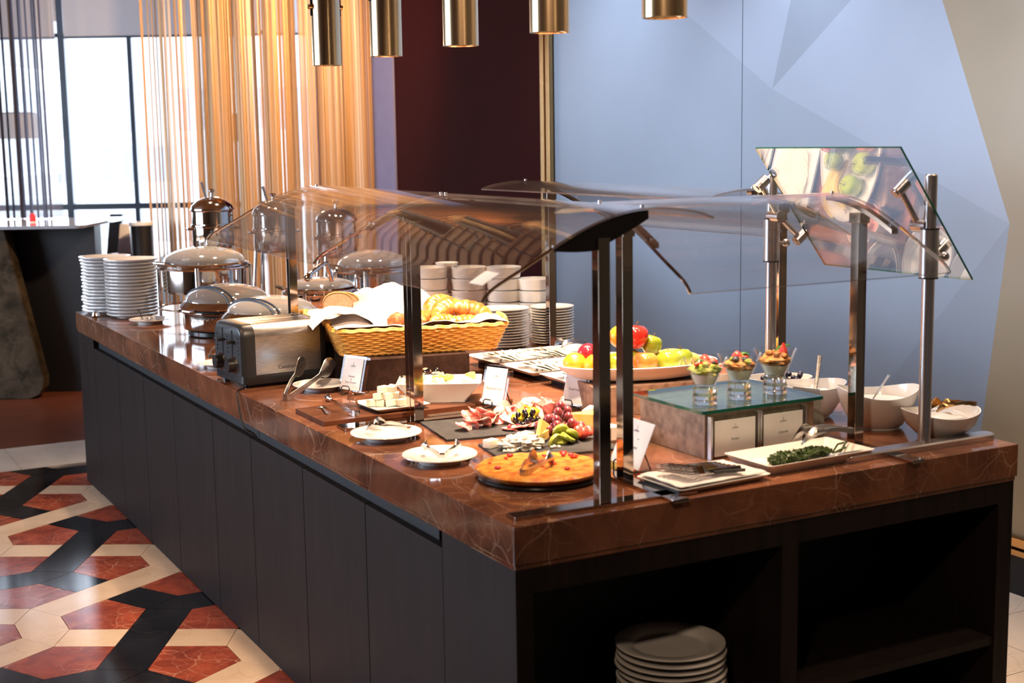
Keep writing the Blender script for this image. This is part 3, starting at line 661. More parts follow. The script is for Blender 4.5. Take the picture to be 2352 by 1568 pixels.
# ================================================================= TABLEWARE BUILDERS
def plate_g(R,h,th=.004,well=.62,foot=.55):
    return G().lathe([(R*foot,0),(R*foot,.003),(R*.72,h*.45),(R*.985,h-.001),(R,h+.001),(R*.99,h+th*.7),(R*.93,h+th*.4),(R*well,h*.45+th*.2),(R*.3,h*.32+th*.3),(.0,h*.32+th*.3)],44,cap1=False)
def stack(name,kind,R,h,n,pitch,loc,where,grp,jit=.001,m_='china',seed=1,g=None,cat='plate'):
    r=random.Random(seed); first=None
    for i in range(n):
        top=n-1-i
        p=(loc[0]+r.uniform(-jit,jit),loc[1]+r.uniform(-jit,jit),loc[2]+i*pitch)
        lab=('%s %s, %s from the top of the stack '%(ORD[top] if top else 'topmost',kind,'') ).replace(', %s from the top of the stack '%'','')
        lab=(ORD[top]+' '+kind+(' from the top of ' if top else ' of ')+where)
        if first is None: first=obj(name,g or plate_g(R,h),m_); tag(first,lab,cat,grp); first.location=p; first.rotation_euler=(0,0,r.uniform(0,6))
        else:
            o=first.copy(); COL.objects.link(o); o.location=p; o['label']=lab; o.rotation_euler=(0,0,r.uniform(0,6))
    return first
stack('dinner_plate','white deep plate',.143,.024,17,.0166,(.21,4.31,ZT),'the front stack at the island end','front dinner plate stack',.0015,seed=2,g=G().lathe([(.085,0),(.085,.002),(.110,.006),(.1285,.0145),(.131,.018),(.1305,.0215),(.127,.021),(.108,.010),(.08,.0055),(0,.0055)],48,cap1=False))
stack('dinner_plate','white plate',.140,.024,17,.0166,(.142,4.56,ZT),'the rear wobbly stack at the island end','rear dinner plate stack',.0055,seed=4,g=G().lathe([(.085,0),(.085,.002),(.108,.006),(.122,.013),(.127,.017),(.1265,.0205),(.122,.020),(.104,.010),(.08,.0055),(0,.0055)],48,cap1=False))
sideg=lambda R:G().lathe([(R*.6,0),(R*.6,.003),(R*.8,.006),(R*.97,.0085),(R,.010),(R*.995,.0125),(R*.95,.0122),(R*.7,.0085),(R*.55,.006),(0,.006)],40,cap1=False)
stack('side_plate','white side plate',.103,.01,14,.0112,(1.25,2.372,ZT),'the side plate stack beside the basket','side plates in the near stack',.0012,seed=6,m_='china_warm',g=sideg(.103))
stack('side_plate','white side plate',.092,.01,14,.0110,(1.455,2.335,ZT),'the side plate stack behind the guard post','side plates in the far stack',.0012,seed=7,m_='china_warm',g=sideg(.090))
bowlg=lambda R:G().lathe([(R*.72,0),(R*.74,.003),(R*.93,.012),(R*.99,.05),(R,.056),(R*.97,.0565),(R*.93,.02),(R*.7,.008),(0,.007)],36,cap1=False)
for i,(x,y,n,wh) in enumerate(((1.11,2.77,6,'first bowl stack behind the croissants'),(1.245,2.675,6,'second bowl stack from the croissants'),(1.365,2.585,6,'third bowl stack, above the near side plates'),(1.470,2.505,5,'shortest bowl stack by the guard post'))):
    stack('soup_bowl','white bowl',.074,.05,n,.0495,(x,y,ZT),'the '+wh,'soup bowls in stack '+'ABCD'[i],.0008,seed=20+i,m_='china_warm',g=bowlg(.075),cat='bowl')
o=stack('soup_bowl','small white dish',.04,.02,1,.02,(1.17,2.73,1.186),'the bowl stacks, resting across two of them','small dish on the bowl stacks',0,seed=3,g=G().lathe([(.03,0),(.045,.004),(.05,.016),(.047,.016),(.03,.006),(0,.006)],28,cap1=False),cat='dish')
stack('dinner_plate','cream dinner plate',.128,.016,19,.0168,(.555,.205,.13),'the stack in the left niche','plates in the left niche',.003,seed=9,m_='china',g=G().lathe([(.07,0),(.07,.003),(.100,.010),(.138,.0165),(.140,.018),(.139,.0215),(.134,.0215),(.100,.0155),(.090,.0065),(0,.0055)],48,cap1=False))
def saucer(x,y,R,label):
    o=obj('saucer',G().lathe([(R*.56,0),(R*.6,.010),(R*.62,.011),(R*.97,.0185),(R,.020),(R*.99,.0225),(R*.95,.0222),(R*.6,.0155),(R*.5,.013),(0,.013)],44,cap1=False),'china'); o.location=(x,y,ZT); return tag(o,label,'saucer')
saucer(.21,3.985,.098,'white saucer with a spoon between the plate stacks and tall chafing dish')
saucer(.100,2.495,.083,'small white saucer behind the toaster knobs')
saucer(.255,1.842,.095,'white saucer under the large tongs beside the toaster')
saucer(.128,.987,.101,'white saucer with silver tongs at the slate corner')
saucer(.135,.651,.099,'white saucer with upright tongs nearest the aisle corner')
# ---- tongs -------------------------------------------------------------
def tongs(name,label,p0,tips,w0=.016,w1=.03,blade='spoon',m_='steel',arch=.012,th=.0022,tipz=None,length_prof=None):
    """flat U of steel: hinge band at p0, one arm to each tip"""
    t=thing(name,label,'tongs',p0); p0=Vector(p0)
    a=Vector(tips[0])-p0; b=Vector(tips[1])-p0; ax=((a+b)/2); ax.z=0; ax.normalize(); sd=(a-b); sd.z=0
    if sd.length<1e-4: sd=Vector((-ax.y,ax.x,0))
    sd.normalize()
    k=G(); band=[sd*.010+ax*.012,sd*.011+ax*.003,sd*.006-ax*.004,-sd*.006-ax*.004,-sd*.011+ax*.003,-sd*.010+ax*.012]
    rs=[]
    for i,q in enumerate(band):
        o_=(band[min(i+1,5)]-band[max(i-1,0)]).normalized(); nn=Vector((-o_.y,o_.x,0))
        rs.append([tuple(q+nn*th/2),tuple(q-nn*th/2),tuple(q-nn*th/2+Vector((0,0,w0))),tuple(q+nn*th/2+Vector((0,0,w0)))])
    k.rings(rs); obj('hinge_band',k,m_,t)
    for tip,s0 in ((a,sd*.010+ax*.010),(b,-sd*.010+ax*.010)):
        n=14; rs=[]
        tip=Vector(tip)
        for i in range(n+1):
            u=i/n; q=s0.lerp(tip,u)+Vector((0,0,arch*math.sin(PI*u)))-Vector((0,0,(w1*.35*math.sin(PI*max(0,u-.62)/.38) if w1>.04 else 0))); sgn=1 if s0.dot(sd)>0 else -1
            q+=sd*sgn*.010*math.sin(PI*min(1,u*1.1))*.8
            if u<.62: wv=w0*(1-.35*u/.62); 
            else:
                v=(u-.62)/.38; wv=max(.003,w0*.65*(1-v)+w1*math.sin(PI*v**.9)**.75)
            cup=.0 if u<.62 else .012*math.sin((u-.62)/.38*PI)
            up=Vector((0,0,1)); out=sd*sgn
            lo=q+up*(.0); hi=q+up*wv; md_=q+up*wv*.5+out*cup
            rs.append([tuple(lo-out*th/2),tuple(md_-out*th/2),tuple(hi-out*th/2),tuple(hi+out*th/2),tuple(md_+out*th/2),tuple(lo+out*th/2)])
        k=G().rings(rs); obj('arm',k,m_,t,smooth=60)
    return t
tongs('serving_tongs','large steel salad tongs lying open beside the toaster',(.081,1.700,ZT+.001),((.225,1.895,.965),(.315,1.845,.960)),.022,.058,arch=.004)
tongs('serving_tongs','ornate silver tongs on the saucer at the slate corner',(.185,.955,ZT+.024),((.075,1.015,ZT+.024),(.105,1.050,ZT+.024)),.011,.020,m_='chrome')
tongs('serving_tongs','short silver tongs on the saucer nearest the aisle corner',(.118,.600,ZT+.022),((.110,.690,ZT+.024),(.190,.655,ZT+.024)),.014,.020,m_='chrome')
# spoon and fork behind
def spoon(label,p0,p1,bowl=.02,m_='chrome',name='spoon',r=.003,cat='spoon'):
    t=thing(name,label,cat,p0); d=Vector(p1)-Vector(p0); k=G().tube([(0,0,0),tuple(d*.5+Vector((0,0,.004))),tuple(d*.85)],[r*1.6,r,r],8,flat=.5); obj('handle',k,m_,t)
    k=G().ball(tuple(d*.93),bowl,12,7,(1,.7,.3)); obj('bowl',k,m_,t); return t
spoon('silver spoon leaning on the saucer by the plate stacks',(.262,3.92,.96),(.20,3.985,.898),.020)
spoon('thin skewer spoon standing on the saucer by the plate stacks',(.165,4.02,.945),(.175,3.99,.898),.008,'wire')
t=thing('salt_shaker','tiny glass shaker at the foot of the rear plate stack','shaker',(.045,4.40,ZT)); obj('glass_body',G().lathe([(.018,0),(.022,.006),(.018,.02)],16),'chrome',t); obj('cap',G().lathe([(.014,.02),(.010,.028)],12),'silver',t)
for i,(a,b) in enumerate((((.06,2.47,.925),(.15,2.60,.945)),((.075,2.43,.905),(.165,2.55,.925)))):
    tongs('serving_tongs','%s of the two steel tongs stacked behind the toaster'%('upper','lower')[i],a,((b[0],b[1],b[2]),(b[0]+.03,b[1]-.02,b[2])),.012,.03)
# ---- toaster -------------------------------------------------------------
tA=.07; tt=thing('toaster','brushed steel four slot toaster with charcoal end and two black knobs','toaster',(.030,1.990,ZT),tA)
TL,TWd,TH=.318,.262,.218
def trr(inset=0,z0=.042,z1=TH,rad=.045,n=6):
    a=[(inset,z0)]+[(inset+rad-rad*math.cos(math.radians(90*k/n)),z1-rad+rad*math.sin(math.radians(90*k/n))) for k in range(n+1)]
    b=[(TWd-y,z) for y,z in a[::-1]]; return a+b
body=trr(); k=G().rings([[(x,y,z) for y,z in body] for x in (.050,.293)]); obj('steel_body',k,'steel',tt,smooth=40)
e1=0; 
k=G(); k.rings([[(x,TWd/2+(y-TWd/2)*s,.042+(z-.042)*s2) for y,z in trr(0,.042,TH)] for x,s,s2 in ((.0,.93,.95),(.006,.97,.985),(.018,1.0,1.0),(.050,1.005,1.004))]); obj('control_end',k,'gray_plastic',tt,smooth=40)
k=G(); k.rings([[(x,TWd/2+(y-TWd/2)*s,.042+(z-.042)*s2) for y,z in trr(0,.042,TH)] for x,s,s2 in ((.293,1.005,1.004),(.305,1.0,1.0),(.315,.96,.975))]); obj('rear_end',k,'gray_plastic',tt,smooth=40)
k=G().rings([rr(TL-.01,TWd+.008,.02,4,.012,TL/2,TWd/2),rr(TL,TWd+.012,.022,4,.016,TL/2,TWd/2),rr(TL-.002,TWd+.008,.02,4,.044,TL/2,TWd/2)]); obj('base',k,'black',tt)
for x,y in ((.03,.03),(.285,.03),(.03,.232),(.285,.232)): obj('foot',G().cyl((x,y,0),.012,.013,12),'black',tt)
for i in range(4):
    y=.048+i*.042+(.0 if i<2 else .018); obj('slot',G().box(.075,y,TH-.001,.280,y+.026,TH+.0007),'black',tt,smooth=0)
for y,zz in ((.072,.075),(.190,.075)):
    kb=obj('knob',G().tube([(-.028,y,zz),(.004,y,zz)],[.023,.026],20),'black',tt); obj('chrome_ring',G().tube([(-.004,y,zz),(.003,y,zz)],.031,24),'chrome',kb)
for y in (.085,.175):
    obj('lever_track',G().box(-.0015,y-.004,.105,.003,y+.004,.195),'black',tt,smooth=0); obj('lever',G().rings([rr(.028,.034,.006,3,.150,-.014,y),rr(.028,.034,.006,3,.160,-.014,y)]),'black',tt)
for y in (.032,.130,.228):
    for j in range(5): obj('button',G().cyl((0,0,0),.0035,.003,8).tf(Matrix()),'silver',tt) if False else obj('button',G().tube([(-.002,y,.115+j*.014),(.004,y,.115+j*.014)],.0038,8),'gray_plastic',tt)
# embossed name in small raised letters near the base of the steel side
def text(s,size,parent,M4,m_='ink',name='lettering',ext=.0003,align='CENTER'):
    cu=bpy.data.curves.new(name,'FONT'); cu.body=s; cu.size=size; cu.extrude=ext; cu.align_x=align; cu.resolution_u=2; cu.materials.append(M[m_])
    o=bpy.data.objects.new(name,cu); COL.objects.link(o); bpy.context.view_layer.update(); me=bpy.data.meshes.new_from_object(o); bpy.data.objects.remove(o); bpy.data.curves.remove(cu)
    o=bpy.data.objects.new(name,me); link(o,parent); o.matrix_local=M4; return o
text('Cuisinart',.019,tt,Matrix.Translation((.165,-.0012,.058))@Matrix.Rotation(PI/2,4,'X'),'gray_plastic')
# cord drooping over the worktop edge
cd=obj('power_cord',G().tube(smoothpath([(.06,2.02,.886),(.025,1.985,.8835),(.0,1.955,.8835),(-.010,1.93,.872),(-.013,1.91,.84),(-.014,1.885,.80),(-.010,1.865,.772),(.012,1.85,.755),(.022,1.84,.742)],5),.0032,8),'cable'); tag(cd,'black toaster cord drooping over the marble edge','cord')
# ================================================================= CHAFING DISHES
def dome(R,h,n=8,z0=0): return [(R*math.cos(PI/2*i/n),z0+h*math.sin(PI/2*i/n)) for i in range(n+1)]
def rolltop(label,x,y,R,top,rz):
    t=thing('chafing_dish',label,'chafing dish',(x,y,ZT),rz,'round polished steel chafing dishes')
    obj('induction_base',G().lathe([(R*.80,0),(R*.86,.006),(R*.86,.022),(R*.80,.026)],36),'black',t)
    for i in range(2): obj('indicator_light',G().ball((-R*.86,-.02,.010+.008*i),.003,6,4),'redsign',t)
    obj('water_pan',G().lathe([(R*.78,.026),(R*.93,.030),(R*.95,.040),(R*.95,.100),(R*.98,.104),(R*1.0,.106),(R*1.0,.112)],48),'chrome',t)
    obj('rim_seal',G().lathe([(R*.985,.112),(R*.99,.118),(R*.96,.122)],48),'black',t)
    H=top-ZT-.122
    lid=obj('lid_frame',G().lathe([(R*1.01,.122),(R*1.02,.128),(R*.97,.140),(R*.90,.152),(R*.88,.150),(R*.95,.134),(R*.96,.122)],48,cap0=False,cap1=False),'chrome',t)
    obj('lid_window',G().lathe([(R*.90*math.cos(PI/2*i/8),.150+(H-.030)*math.sin(PI/2*i/8)) for i in range(9)],44,cap0=False,cap1=False),'lidglass',lid)
    # dark reflections on the lid dome, modelled as bands
    for j in range(2):
        pts=[]
        for i in range(13):
            a=PI*i/12; rr_=R*(.80-.07*j); X=-R*(.42+.10*j); Y=math.cos(a)*math.sqrt(max(0,(R*.92)**2-X*X)); zz=.150+(H-.028)*math.sqrt(max(0,1-(X*X+Y*Y)/(R*.92)**2)); pts.append((X,Y,zz))
        obj('lid_reflection',G().tube(pts,.0042,6),'winframe',lid)
    k=G().tube([(-R*.98,-.035,.115),(-R*1.10,-.035,.120),(-R*1.13,0,.122),(-R*1.10,.035,.120),(-R*.98,.035,.115)],.007,10); obj('side_handle',k,'chrome',t)
    k=G().tube([(-.05,-R*.98,.128),(-.05,-R*1.12,.138),(0,-R*1.15,.140),(.05,-R*1.12,.138),(.05,-R*.98,.128)],.007,10); obj('lid_handle',k,'chrome',lid)
    obj('hinge',G().box(R*.92,-.04,.10,R*1.06,.04,.15),'chrome',t,bev=.006)
    return t
rolltop('low glass-lidded chafing dish on a black induction base, further from toaster',.415,3.42,.203,1.105,.35)
rolltop('low glass-lidded chafing dish directly behind the toaster',.45,2.92,.200,1.092,.35)
def tallchafer(label,x,y,R,zr,zb,top,rz,legs=4,handle=True,m_='chrome'):
    t=thing('chafing_dish',label,'chafing dish',(x,y,ZT),rz,'round polished steel chafing dishes'); zr-=ZT; zb-=ZT; top-=ZT
    obj('food_pan',G().lathe([(R*.90,zb),(R*.94,zb+.01),(R*.95,zr-.012),(R*1.02,zr-.008),(R*1.03,zr)],48),m_,t)
    obj('lid',G().lathe([(R*1.0,zr),(R*1.01,zr+.006),(R*.92,zr+.014)],48,cap0=False,cap1=False),m_,t)
    obj('lid_window',G().lathe([(R*.92*math.cos(PI/2*i/8),zr+.014+(top-zr-.014)*math.sin(PI/2*i/8)) for i in range(9)],44,cap0=False,cap1=False),'lidglass',t)
    for i in range(legs):
        a=2*PI*(i+.5)/legs; cx,cy_=R*1.05*math.cos(a),R*1.05*math.sin(a); obj('leg',G().tube([(cx,cy_,zr-.002),(cx,cy_,.012),(cx*1.02,cy_*1.02,0)],[.010,.010,.012],12),m_,t)
    def ring(r,z,tr=.006): return G().rings([[(r+tr*math.cos(2*PI*j/8))*math.cos(2*PI*i/48)  if c==0 else 0 for c in range(1)] for i in range(1)],False,False) if False else G().tube([(r*math.cos(2*PI*i/40),r*math.sin(2*PI*i/40),z) for i in range(41)],tr,8,cap=False)
    obj('stand_ring',ring(R*1.05,zr-.012),m_,t); obj('stand_ring',ring(R*1.05,.055,.005),m_,t)
    obj('burner',G().lathe([(.05,.02),(.055,.03),(.055,.07),(.04,.075)],24),m_,t)
    k=G().tube([(-R*.99,-.05,zr+.004),(-R*1.18,-.04,zr+.022),(-R*1.20,.04,zr+.022),(-R*.99,.05,zr+.004)],.007,10); obj('lid_handle',k,m_,t)
    return t
tallchafer('tall round chafing dish on four steel legs beside the plate stacks',.50,4.05,.212,1.140,1.01,1.225,.35)
tallchafer('round chafing dish with a dome lid behind the nearest guard glass',1.27,3.78,.19,1.10,1.00,1.185,.2)
tallchafer('round chafing dish on a steel stand behind the bread napkins',.87,3.45,.165,1.045,.95,1.10,0)
for o in [q for q in bpy.data.objects if q.get('label','').startswith('round chafing dish on a steel stand')]:
    obj('roll_handle',G().tube([(0,-.14,.215),(-.03,-.16,.30),(-.06,-.19,.295),(-.15,-.23,.25)],.011,12),'chrome',o); obj('handle_ring',G().lathe([(.012,0),(.018,.003),(.018,.02),(.012,.023)],20).tf(Matrix()),'chrome',o).matrix_local=Matrix.Translation((-.15,-.235,.245))@Matrix.Rotation(1.25,4,'X')
def kettle(label,x,y,z0,R,h,rz,ladle):
    t=thing('soup_kettle',label,'soup kettle',(x,y,ZT),rz,'polished steel soup kettles'); b=z0-ZT
    obj('kettle_body',G().lathe([(R*.80,b),(R*.95,b+.01),(R,b+.03),(R,b+h*.42),(R*1.05,b+h*.44),(R*1.05,b+h*.47),(R*.99,b+h*.49),(R*.99,b+h*.72),(R*1.06,b+h*.75),(R*1.06,b+h*.78)],44),'chrome',t)
    obj('lid',G().lathe([(R*1.03,b+h*.78),(R*.98,b+h*.84),(R*.72,b+h*.93),(R*.35,b+h*.99),(.014,b+h)],44),'chrome',t)
    obj('lid_knob',G().lathe([(.008,b+h),(.006,b+h+.02),(.016,b+h+.028),(.018,b+h+.034),(.010,b+h+.040)],20),'chrome',t)
    obj('stand_leg',G().tube([(R*.8,R*.5,b+.01),(R*1.0,R*.6,0)],.008,8),'chrome',t); obj('stand_leg',G().tube([(-R*.8,R*.5,b+.01),(-R*1.0,R*.6,0)],.008,8),'chrome',t)
    obj('stand_leg',G().tube([(R*.8,-R*.5,b+.01),(R*1.0,-R*.6,0)],.008,8),'chrome',t); obj('stand_leg',G().tube([(-R*.8,-R*.5,b+.01),(-R*1.0,-R*.6,0)],.008,8),'chrome',t)
    obj('stand_tray',G().lathe([(R*1.1,.03),(R*1.12,.036),(R*1.1,.04)],32),'chrome',t)
    for s in (1,-1): obj('side_handle',G().tube([(s*R*.98,-.03,b+h*.40),(s*R*1.25,-.02,b+h*.40),(s*R*1.25,.02,b+h*.40),(s*R*.98,.03,b+h*.40)],.006,8),'chrome',t)
    if ladle:
        d=Vector(ladle); obj('ladle_handle',G().tube([(d.x*.3,d.y*.3,b+h*.80),(d.x,d.y,b+h+d.z)],[.008,.013],8,flat=.5),'silver',t)
    return t
kettle('tall soup kettle on a stand behind the tall chafing dish',.655,4.40,1.185,.105,.265,0,(-.045,.02,.075))
kettle('soup kettle seen through the far sneeze guard, beside the gold curtain',.965,4.36,1.155,.105,.265,0,(-.045,.02,.075))
kettle('soup kettle seen through the guard, furthest from the plate stacks',1.31,4.36,1.11,.105,.26,0,None)
# ================================================================= BREAD BASKETS
st=obj('crate_riser',G().box(-.20,-.165,0,.20,.165,.105),'stand',smooth=0,bev=.002); st.location=(.565,1.865,ZT); st.rotation_euler=(0,0,-.14); tag(st,'dark wooden crate riser under the croissant basket','riser')
st2=obj('crate_riser',G().box(-.20,-.10,0,.20,.10,.105),'stand',smooth=0,bev=.002); st2.location=(.60,2.26,ZT); st2.rotation_euler=(0,0,-.14); tag(st2,'dark wooden crate riser under the sliced bread basket','riser')
def basket(label,x,y,z,L,Wd,H,rz,flare=.03,cols=64,rows=10):
    t=thing('wicker_basket',label,'basket',(x,y,z),rz,'bread baskets')
    def ringat(v,off=0): return rr(L-2*flare*(1-v)+off,Wd-2*flare*(1-v)+off,.05,5,0)
    base=rr(L-2*flare,Wd-2*flare,.05,5,0); n=len(base)
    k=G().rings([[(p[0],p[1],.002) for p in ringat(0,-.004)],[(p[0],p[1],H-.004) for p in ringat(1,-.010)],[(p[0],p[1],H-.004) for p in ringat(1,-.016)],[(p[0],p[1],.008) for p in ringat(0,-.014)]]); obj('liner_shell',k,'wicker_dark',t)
    # resampled perimeter
    def perim(v,off,m):
        r_=ringat(v,off); pts=[Vector(p[:2]) for p in r_]; seg=[(pts[(i+1)%n]-pts[i]).length for i in range(n)]; tot=sum(seg); out=[]; i=0; acc=0
        for q in range(m):
            s=tot*q/m
            while acc+seg[i]<s: acc+=seg[i]; i+=1
            u=(s-acc)/max(seg[i],1e-9); out.append(pts[i].lerp(pts[(i+1)%n],u))
        return out
    m=cols*2
    for j in range(rows):
        v=(j+.5)/rows; p=perim(v,0,m); c=[Vector((0,0))]; pts=[]
        for q in range(m):
            d=p[q].normalized(); a=(1 if ((q//2)+j)%2 else -1)*.0028*(1 if q%2==0 else .2)
            pts.append((p[q].x+d.x*a,p[q].y+d.y*a,.004+v*(H-.010)))
        pts.append(pts[0]); o=obj('woven_strand',G().tube(pts,(H/rows)*.46,5,cap=False),'wicker',t)
    a_=perim(0,0,cols); b_=perim(1,0,cols); k=G()
    for q in range(cols): k.tube([(a_[q].x*.998,a_[q].y*.998,.002),(b_[q].x*.998,b_[q].y*.998,H)],.0024,4)
    o=obj('stake',k,'wicker',t); o['kind']='stuff'
    for off,zz,tr in ((.004,H,.0055),(.0,H+.006,.0045)):
        p=perim(1,off,m); pts=[(p[q].x+ (.0025 if q%2 else -.0025)*p[q].normalized().x,p[q].y+(.0025 if q%2 else -.0025)*p[q].normalized().y,zz+(.002 if q%4<2 else -.001)) for q in range(m)]; pts.append(pts[0]); obj('rim_braid',G().tube(pts,tr,5,cap=False),'wicker',t)
    for sx in (-1,1):
        pts=[(sx*(L/2+.004+.006*math.sin(i*.9)),-.07+i*.014,H+.006+.016*math.sin(PI*i/10)) for i in range(11)]; obj('braided_handle',G().tube(pts,.008,6),'wicker',t)
    p=perim(0,.004,m); pts=[(p[q].x,p[q].y,.003+(.003 if q%2 else 0)) for q in range(m)]; pts.append(pts[0]); obj('base_braid',G().tube(pts,.0045,5,cap=False),'wicker',t)
    return t
bz=ZT+.106
basket('long honey wicker basket of croissants nearest the camera',.628,1.873,bz,.612,.30,.088,-.235)
basket('wicker basket of sliced bread hidden under napkins behind the croissants',.60,2.26,bz,.46,.24,.088,-.14,cols=48)
def cloth(label,x,y,z,rz,fn,L,Wd,nu=60,nv=40,grp='white napkins lining the baskets'):
    k=G().grid(lambda u,v:fn((u-.5)*L,(v-.5)*Wd,u,v),nu,nv); o=obj('napkin',k,'cloth',smooth=70,solid=.0016); o.location=(x,y,z); o.rotation_euler=(0,0,rz); return tag(o,label,'napkin',grp)
def wr_(x,y,s,f): return noise.noise(Vector((x*f,y*f,s)))
def liner(x,y,u,v):
    L,Wd=.59,.285; e=max(abs(x)/(L/2),abs(y)/(Wd/2)); q=min(1,e/.84); q=q*q*(3-2*q)
    z=.050+.052*q-.05*max(0,e-1.0)
    z+=.050*math.exp(-((x+.21)/.06)**2)*math.exp(-((y-.03)/.10)**2)+.018*math.exp(-((x-.22)/.05)**2)
    z+=.010*wr_(x,y,1,18)+.014*wr_(x,y,3,9)*(1 if e>.8 else .4)
    
    return (x,y,z)
cloth('white napkin lining the croissant basket, folded over its left end',.630,1.872,bz,-.235,liner,.605,.292)
def fold1(x,y,u,v):
    a=u*PI; return (-.10+.11*(u-.5)*2+.02*wr_(x,y,5,9),(v-.5)*.22+.01*math.sin(u*7),.05+.062*math.sin(a)**.8*(1-.3*abs(v-.5))+.007*wr_(x,y,2,30))
cloth('rumpled white napkin corner standing up at the basket left end',.475,1.93,bz+.045,-.235,fold1,.2,.22,30,24)
def mound(x,y,u,v):
    r=math.sqrt((x/.20)**2+(y/.17)**2); z=.10*max(0,1-r**2)**.7+.015*wr_(x,y,4,12)+.006*wr_(x,y,8,35)-.035*max(0,r-.9)
    z+=.018*max(0,math.sin(x*38+y*22))*max(0,1-abs(r-.55)*2)
    return (x,y,.088+z)
cloth('big white napkin domed over the bread basket behind',.69,2.24,bz,-.14,lambda x,y,u,v:mound(x,y,u,v),.36,.34)
def flat_(x,y,u,v):
    return (x,y,.094+.03*max(0,-x)*1.5+.016*wr_(x,y,9,10)+.010*wr_(x,y,2,22)-.10*max(0,abs(y)-.12)-.10*max(0,-x-.10))
cloth('white napkin draped over the left end of the bread basket behind',.47,2.23,bz,-.05,flat_,.28,.33)
# croissants
def croissant(label,loc,rot,L=.13,R=.032,bend=.9,seed=1,m_='croissant'):
    r=random.Random(seed); k=G(); n=44; rs=[]; seg=7
    for i in range(n+1):
        u=i/n*2-1; a=u*bend; cx=L/2/bend*math.sin(a)*1.05; cy_=L/2/bend*(math.cos(a)-1)*1.1
        ph=((u+1)/2*seg)%1; ridge=.90+.16*math.sqrt(max(0,1-(2*ph-1)**2*.9))
        rad=R*max(.12,(1-abs(u)**2.3))*.98*ridge*(1+.06*r.uniform(-1,1)*0); t=Vector((math.cos(a),-math.sin(a),0)); B=Vector((math.sin(a),math.cos(a),0))
        ring=[]
        for j in range(16):
            b=2*PI*j/16; d=B*math.cos(b)+Vector((0,0,1))*math.sin(b)*.86; q=Vector((cx,cy_,0))+d*rad*(1+.05*noise.noise(Vector((i*.4,j*.6,seed))))+t*.25*R*math.sin(b)*(.3 if True else 0); ring.append(tuple(q))
        rs.append(ring)
    k.rings(rs); o=obj('croissant',k,m_,smooth=50); o.location=loc; o.rotation_euler=rot; return tag(o,label,'croissant','croissants in the wicker basket')
croissant('croissant lying highest at the back of the basket',(0.733,1.935,bz+0.143),(0.1,-.35,.5),.145,.034,.9,1)
croissant('large glossy croissant in the centre of the pile',(0.743,1.870,bz+0.130),(.15,-.30,.25),.158,.039,.8,2)
croissant('biggest croissant at the right end of the pile',(0.833,1.840,bz+0.123),(.1,.25,-.45),.175,.042,.8,3)
croissant('croissant half hidden behind the guard post, lower left of the pile',(0.663,1.885,bz+0.103),(0,0,.8),.135,.033,.9,4)
croissant('flat croissant at the front left of the pile',(0.708,1.810,bz+0.096),(0,.1,.1),.14,.032,.8,5)
croissant('long low croissant along the front of the pile',(0.778,1.790,bz+0.092),(0,.0,-.05),.16,.029,.5,6)
k=G().ball((0,0,0),.036,18,12,(1.0,.9,.75),.35,3,4); o=obj('bread_roll',k,'crust',smooth=60); o.location=(.530,1.805,bz+.112); o.rotation_euler=(0,-.3,.3); tag(o,'dark seeded bread roll left of the guard post','bread roll','dark rolls in the wicker basket')
k=G().ball((0,0,0),.034,18,12,(1.25,.8,.6),.35,4,9); o=obj('bread_roll',k,'crust',smooth=60); o.location=(.585,1.790,bz+.098); o.rotation_euler=(0,.1,.5); tag(o,'flatter brown bread roll touching the guard post','bread roll','dark rolls in the wicker basket')
def slice_(label,loc,rot,m=.045):
    t=thing('bread_slice',label,'bread slice',loc); t.rotation_euler=rot
    pf=[(m*math.cos(a)*(1.15),m*.8*math.sin(a)+(.006 if math.sin(a)>0 else 0)) for a in [2*PI*i/24 for i in range(24)]]
    k=G().rings([[(x,-.008,z) for x,z in pf],[(x,.008,z) for x,z in pf]]); obj('crumb',k,'crumb',t)
    p2=[(x*1.05,z*1.06) for x,z in pf]; k=G()
    k.rings([[(x,-.0075,z) for x,z in p2],[(x,.0075,z) for x,z in p2]],False,False); obj('crust',k,'loaf',t,solid=.002); return t
slice_('pale bread slice showing its crumb in the napkin behind',(.475,2.22,bz+.135),(.15,0,-.35))
slice_('second bread slice tucked behind the pale one',(.515,2.24,bz+.132),(.1,.1,-.6),.042)
k=G().ball((0,0,0),.05,20,12,(1.3,.8,.7),.1,3,2); o=obj('bread_loaf',k,'loaf',smooth=60); o.location=(.615,2.17,bz+.105); o.rotation_euler=(0,0,.2); tag(o,'small loaf peeking out under the napkin dome','bread loaf')
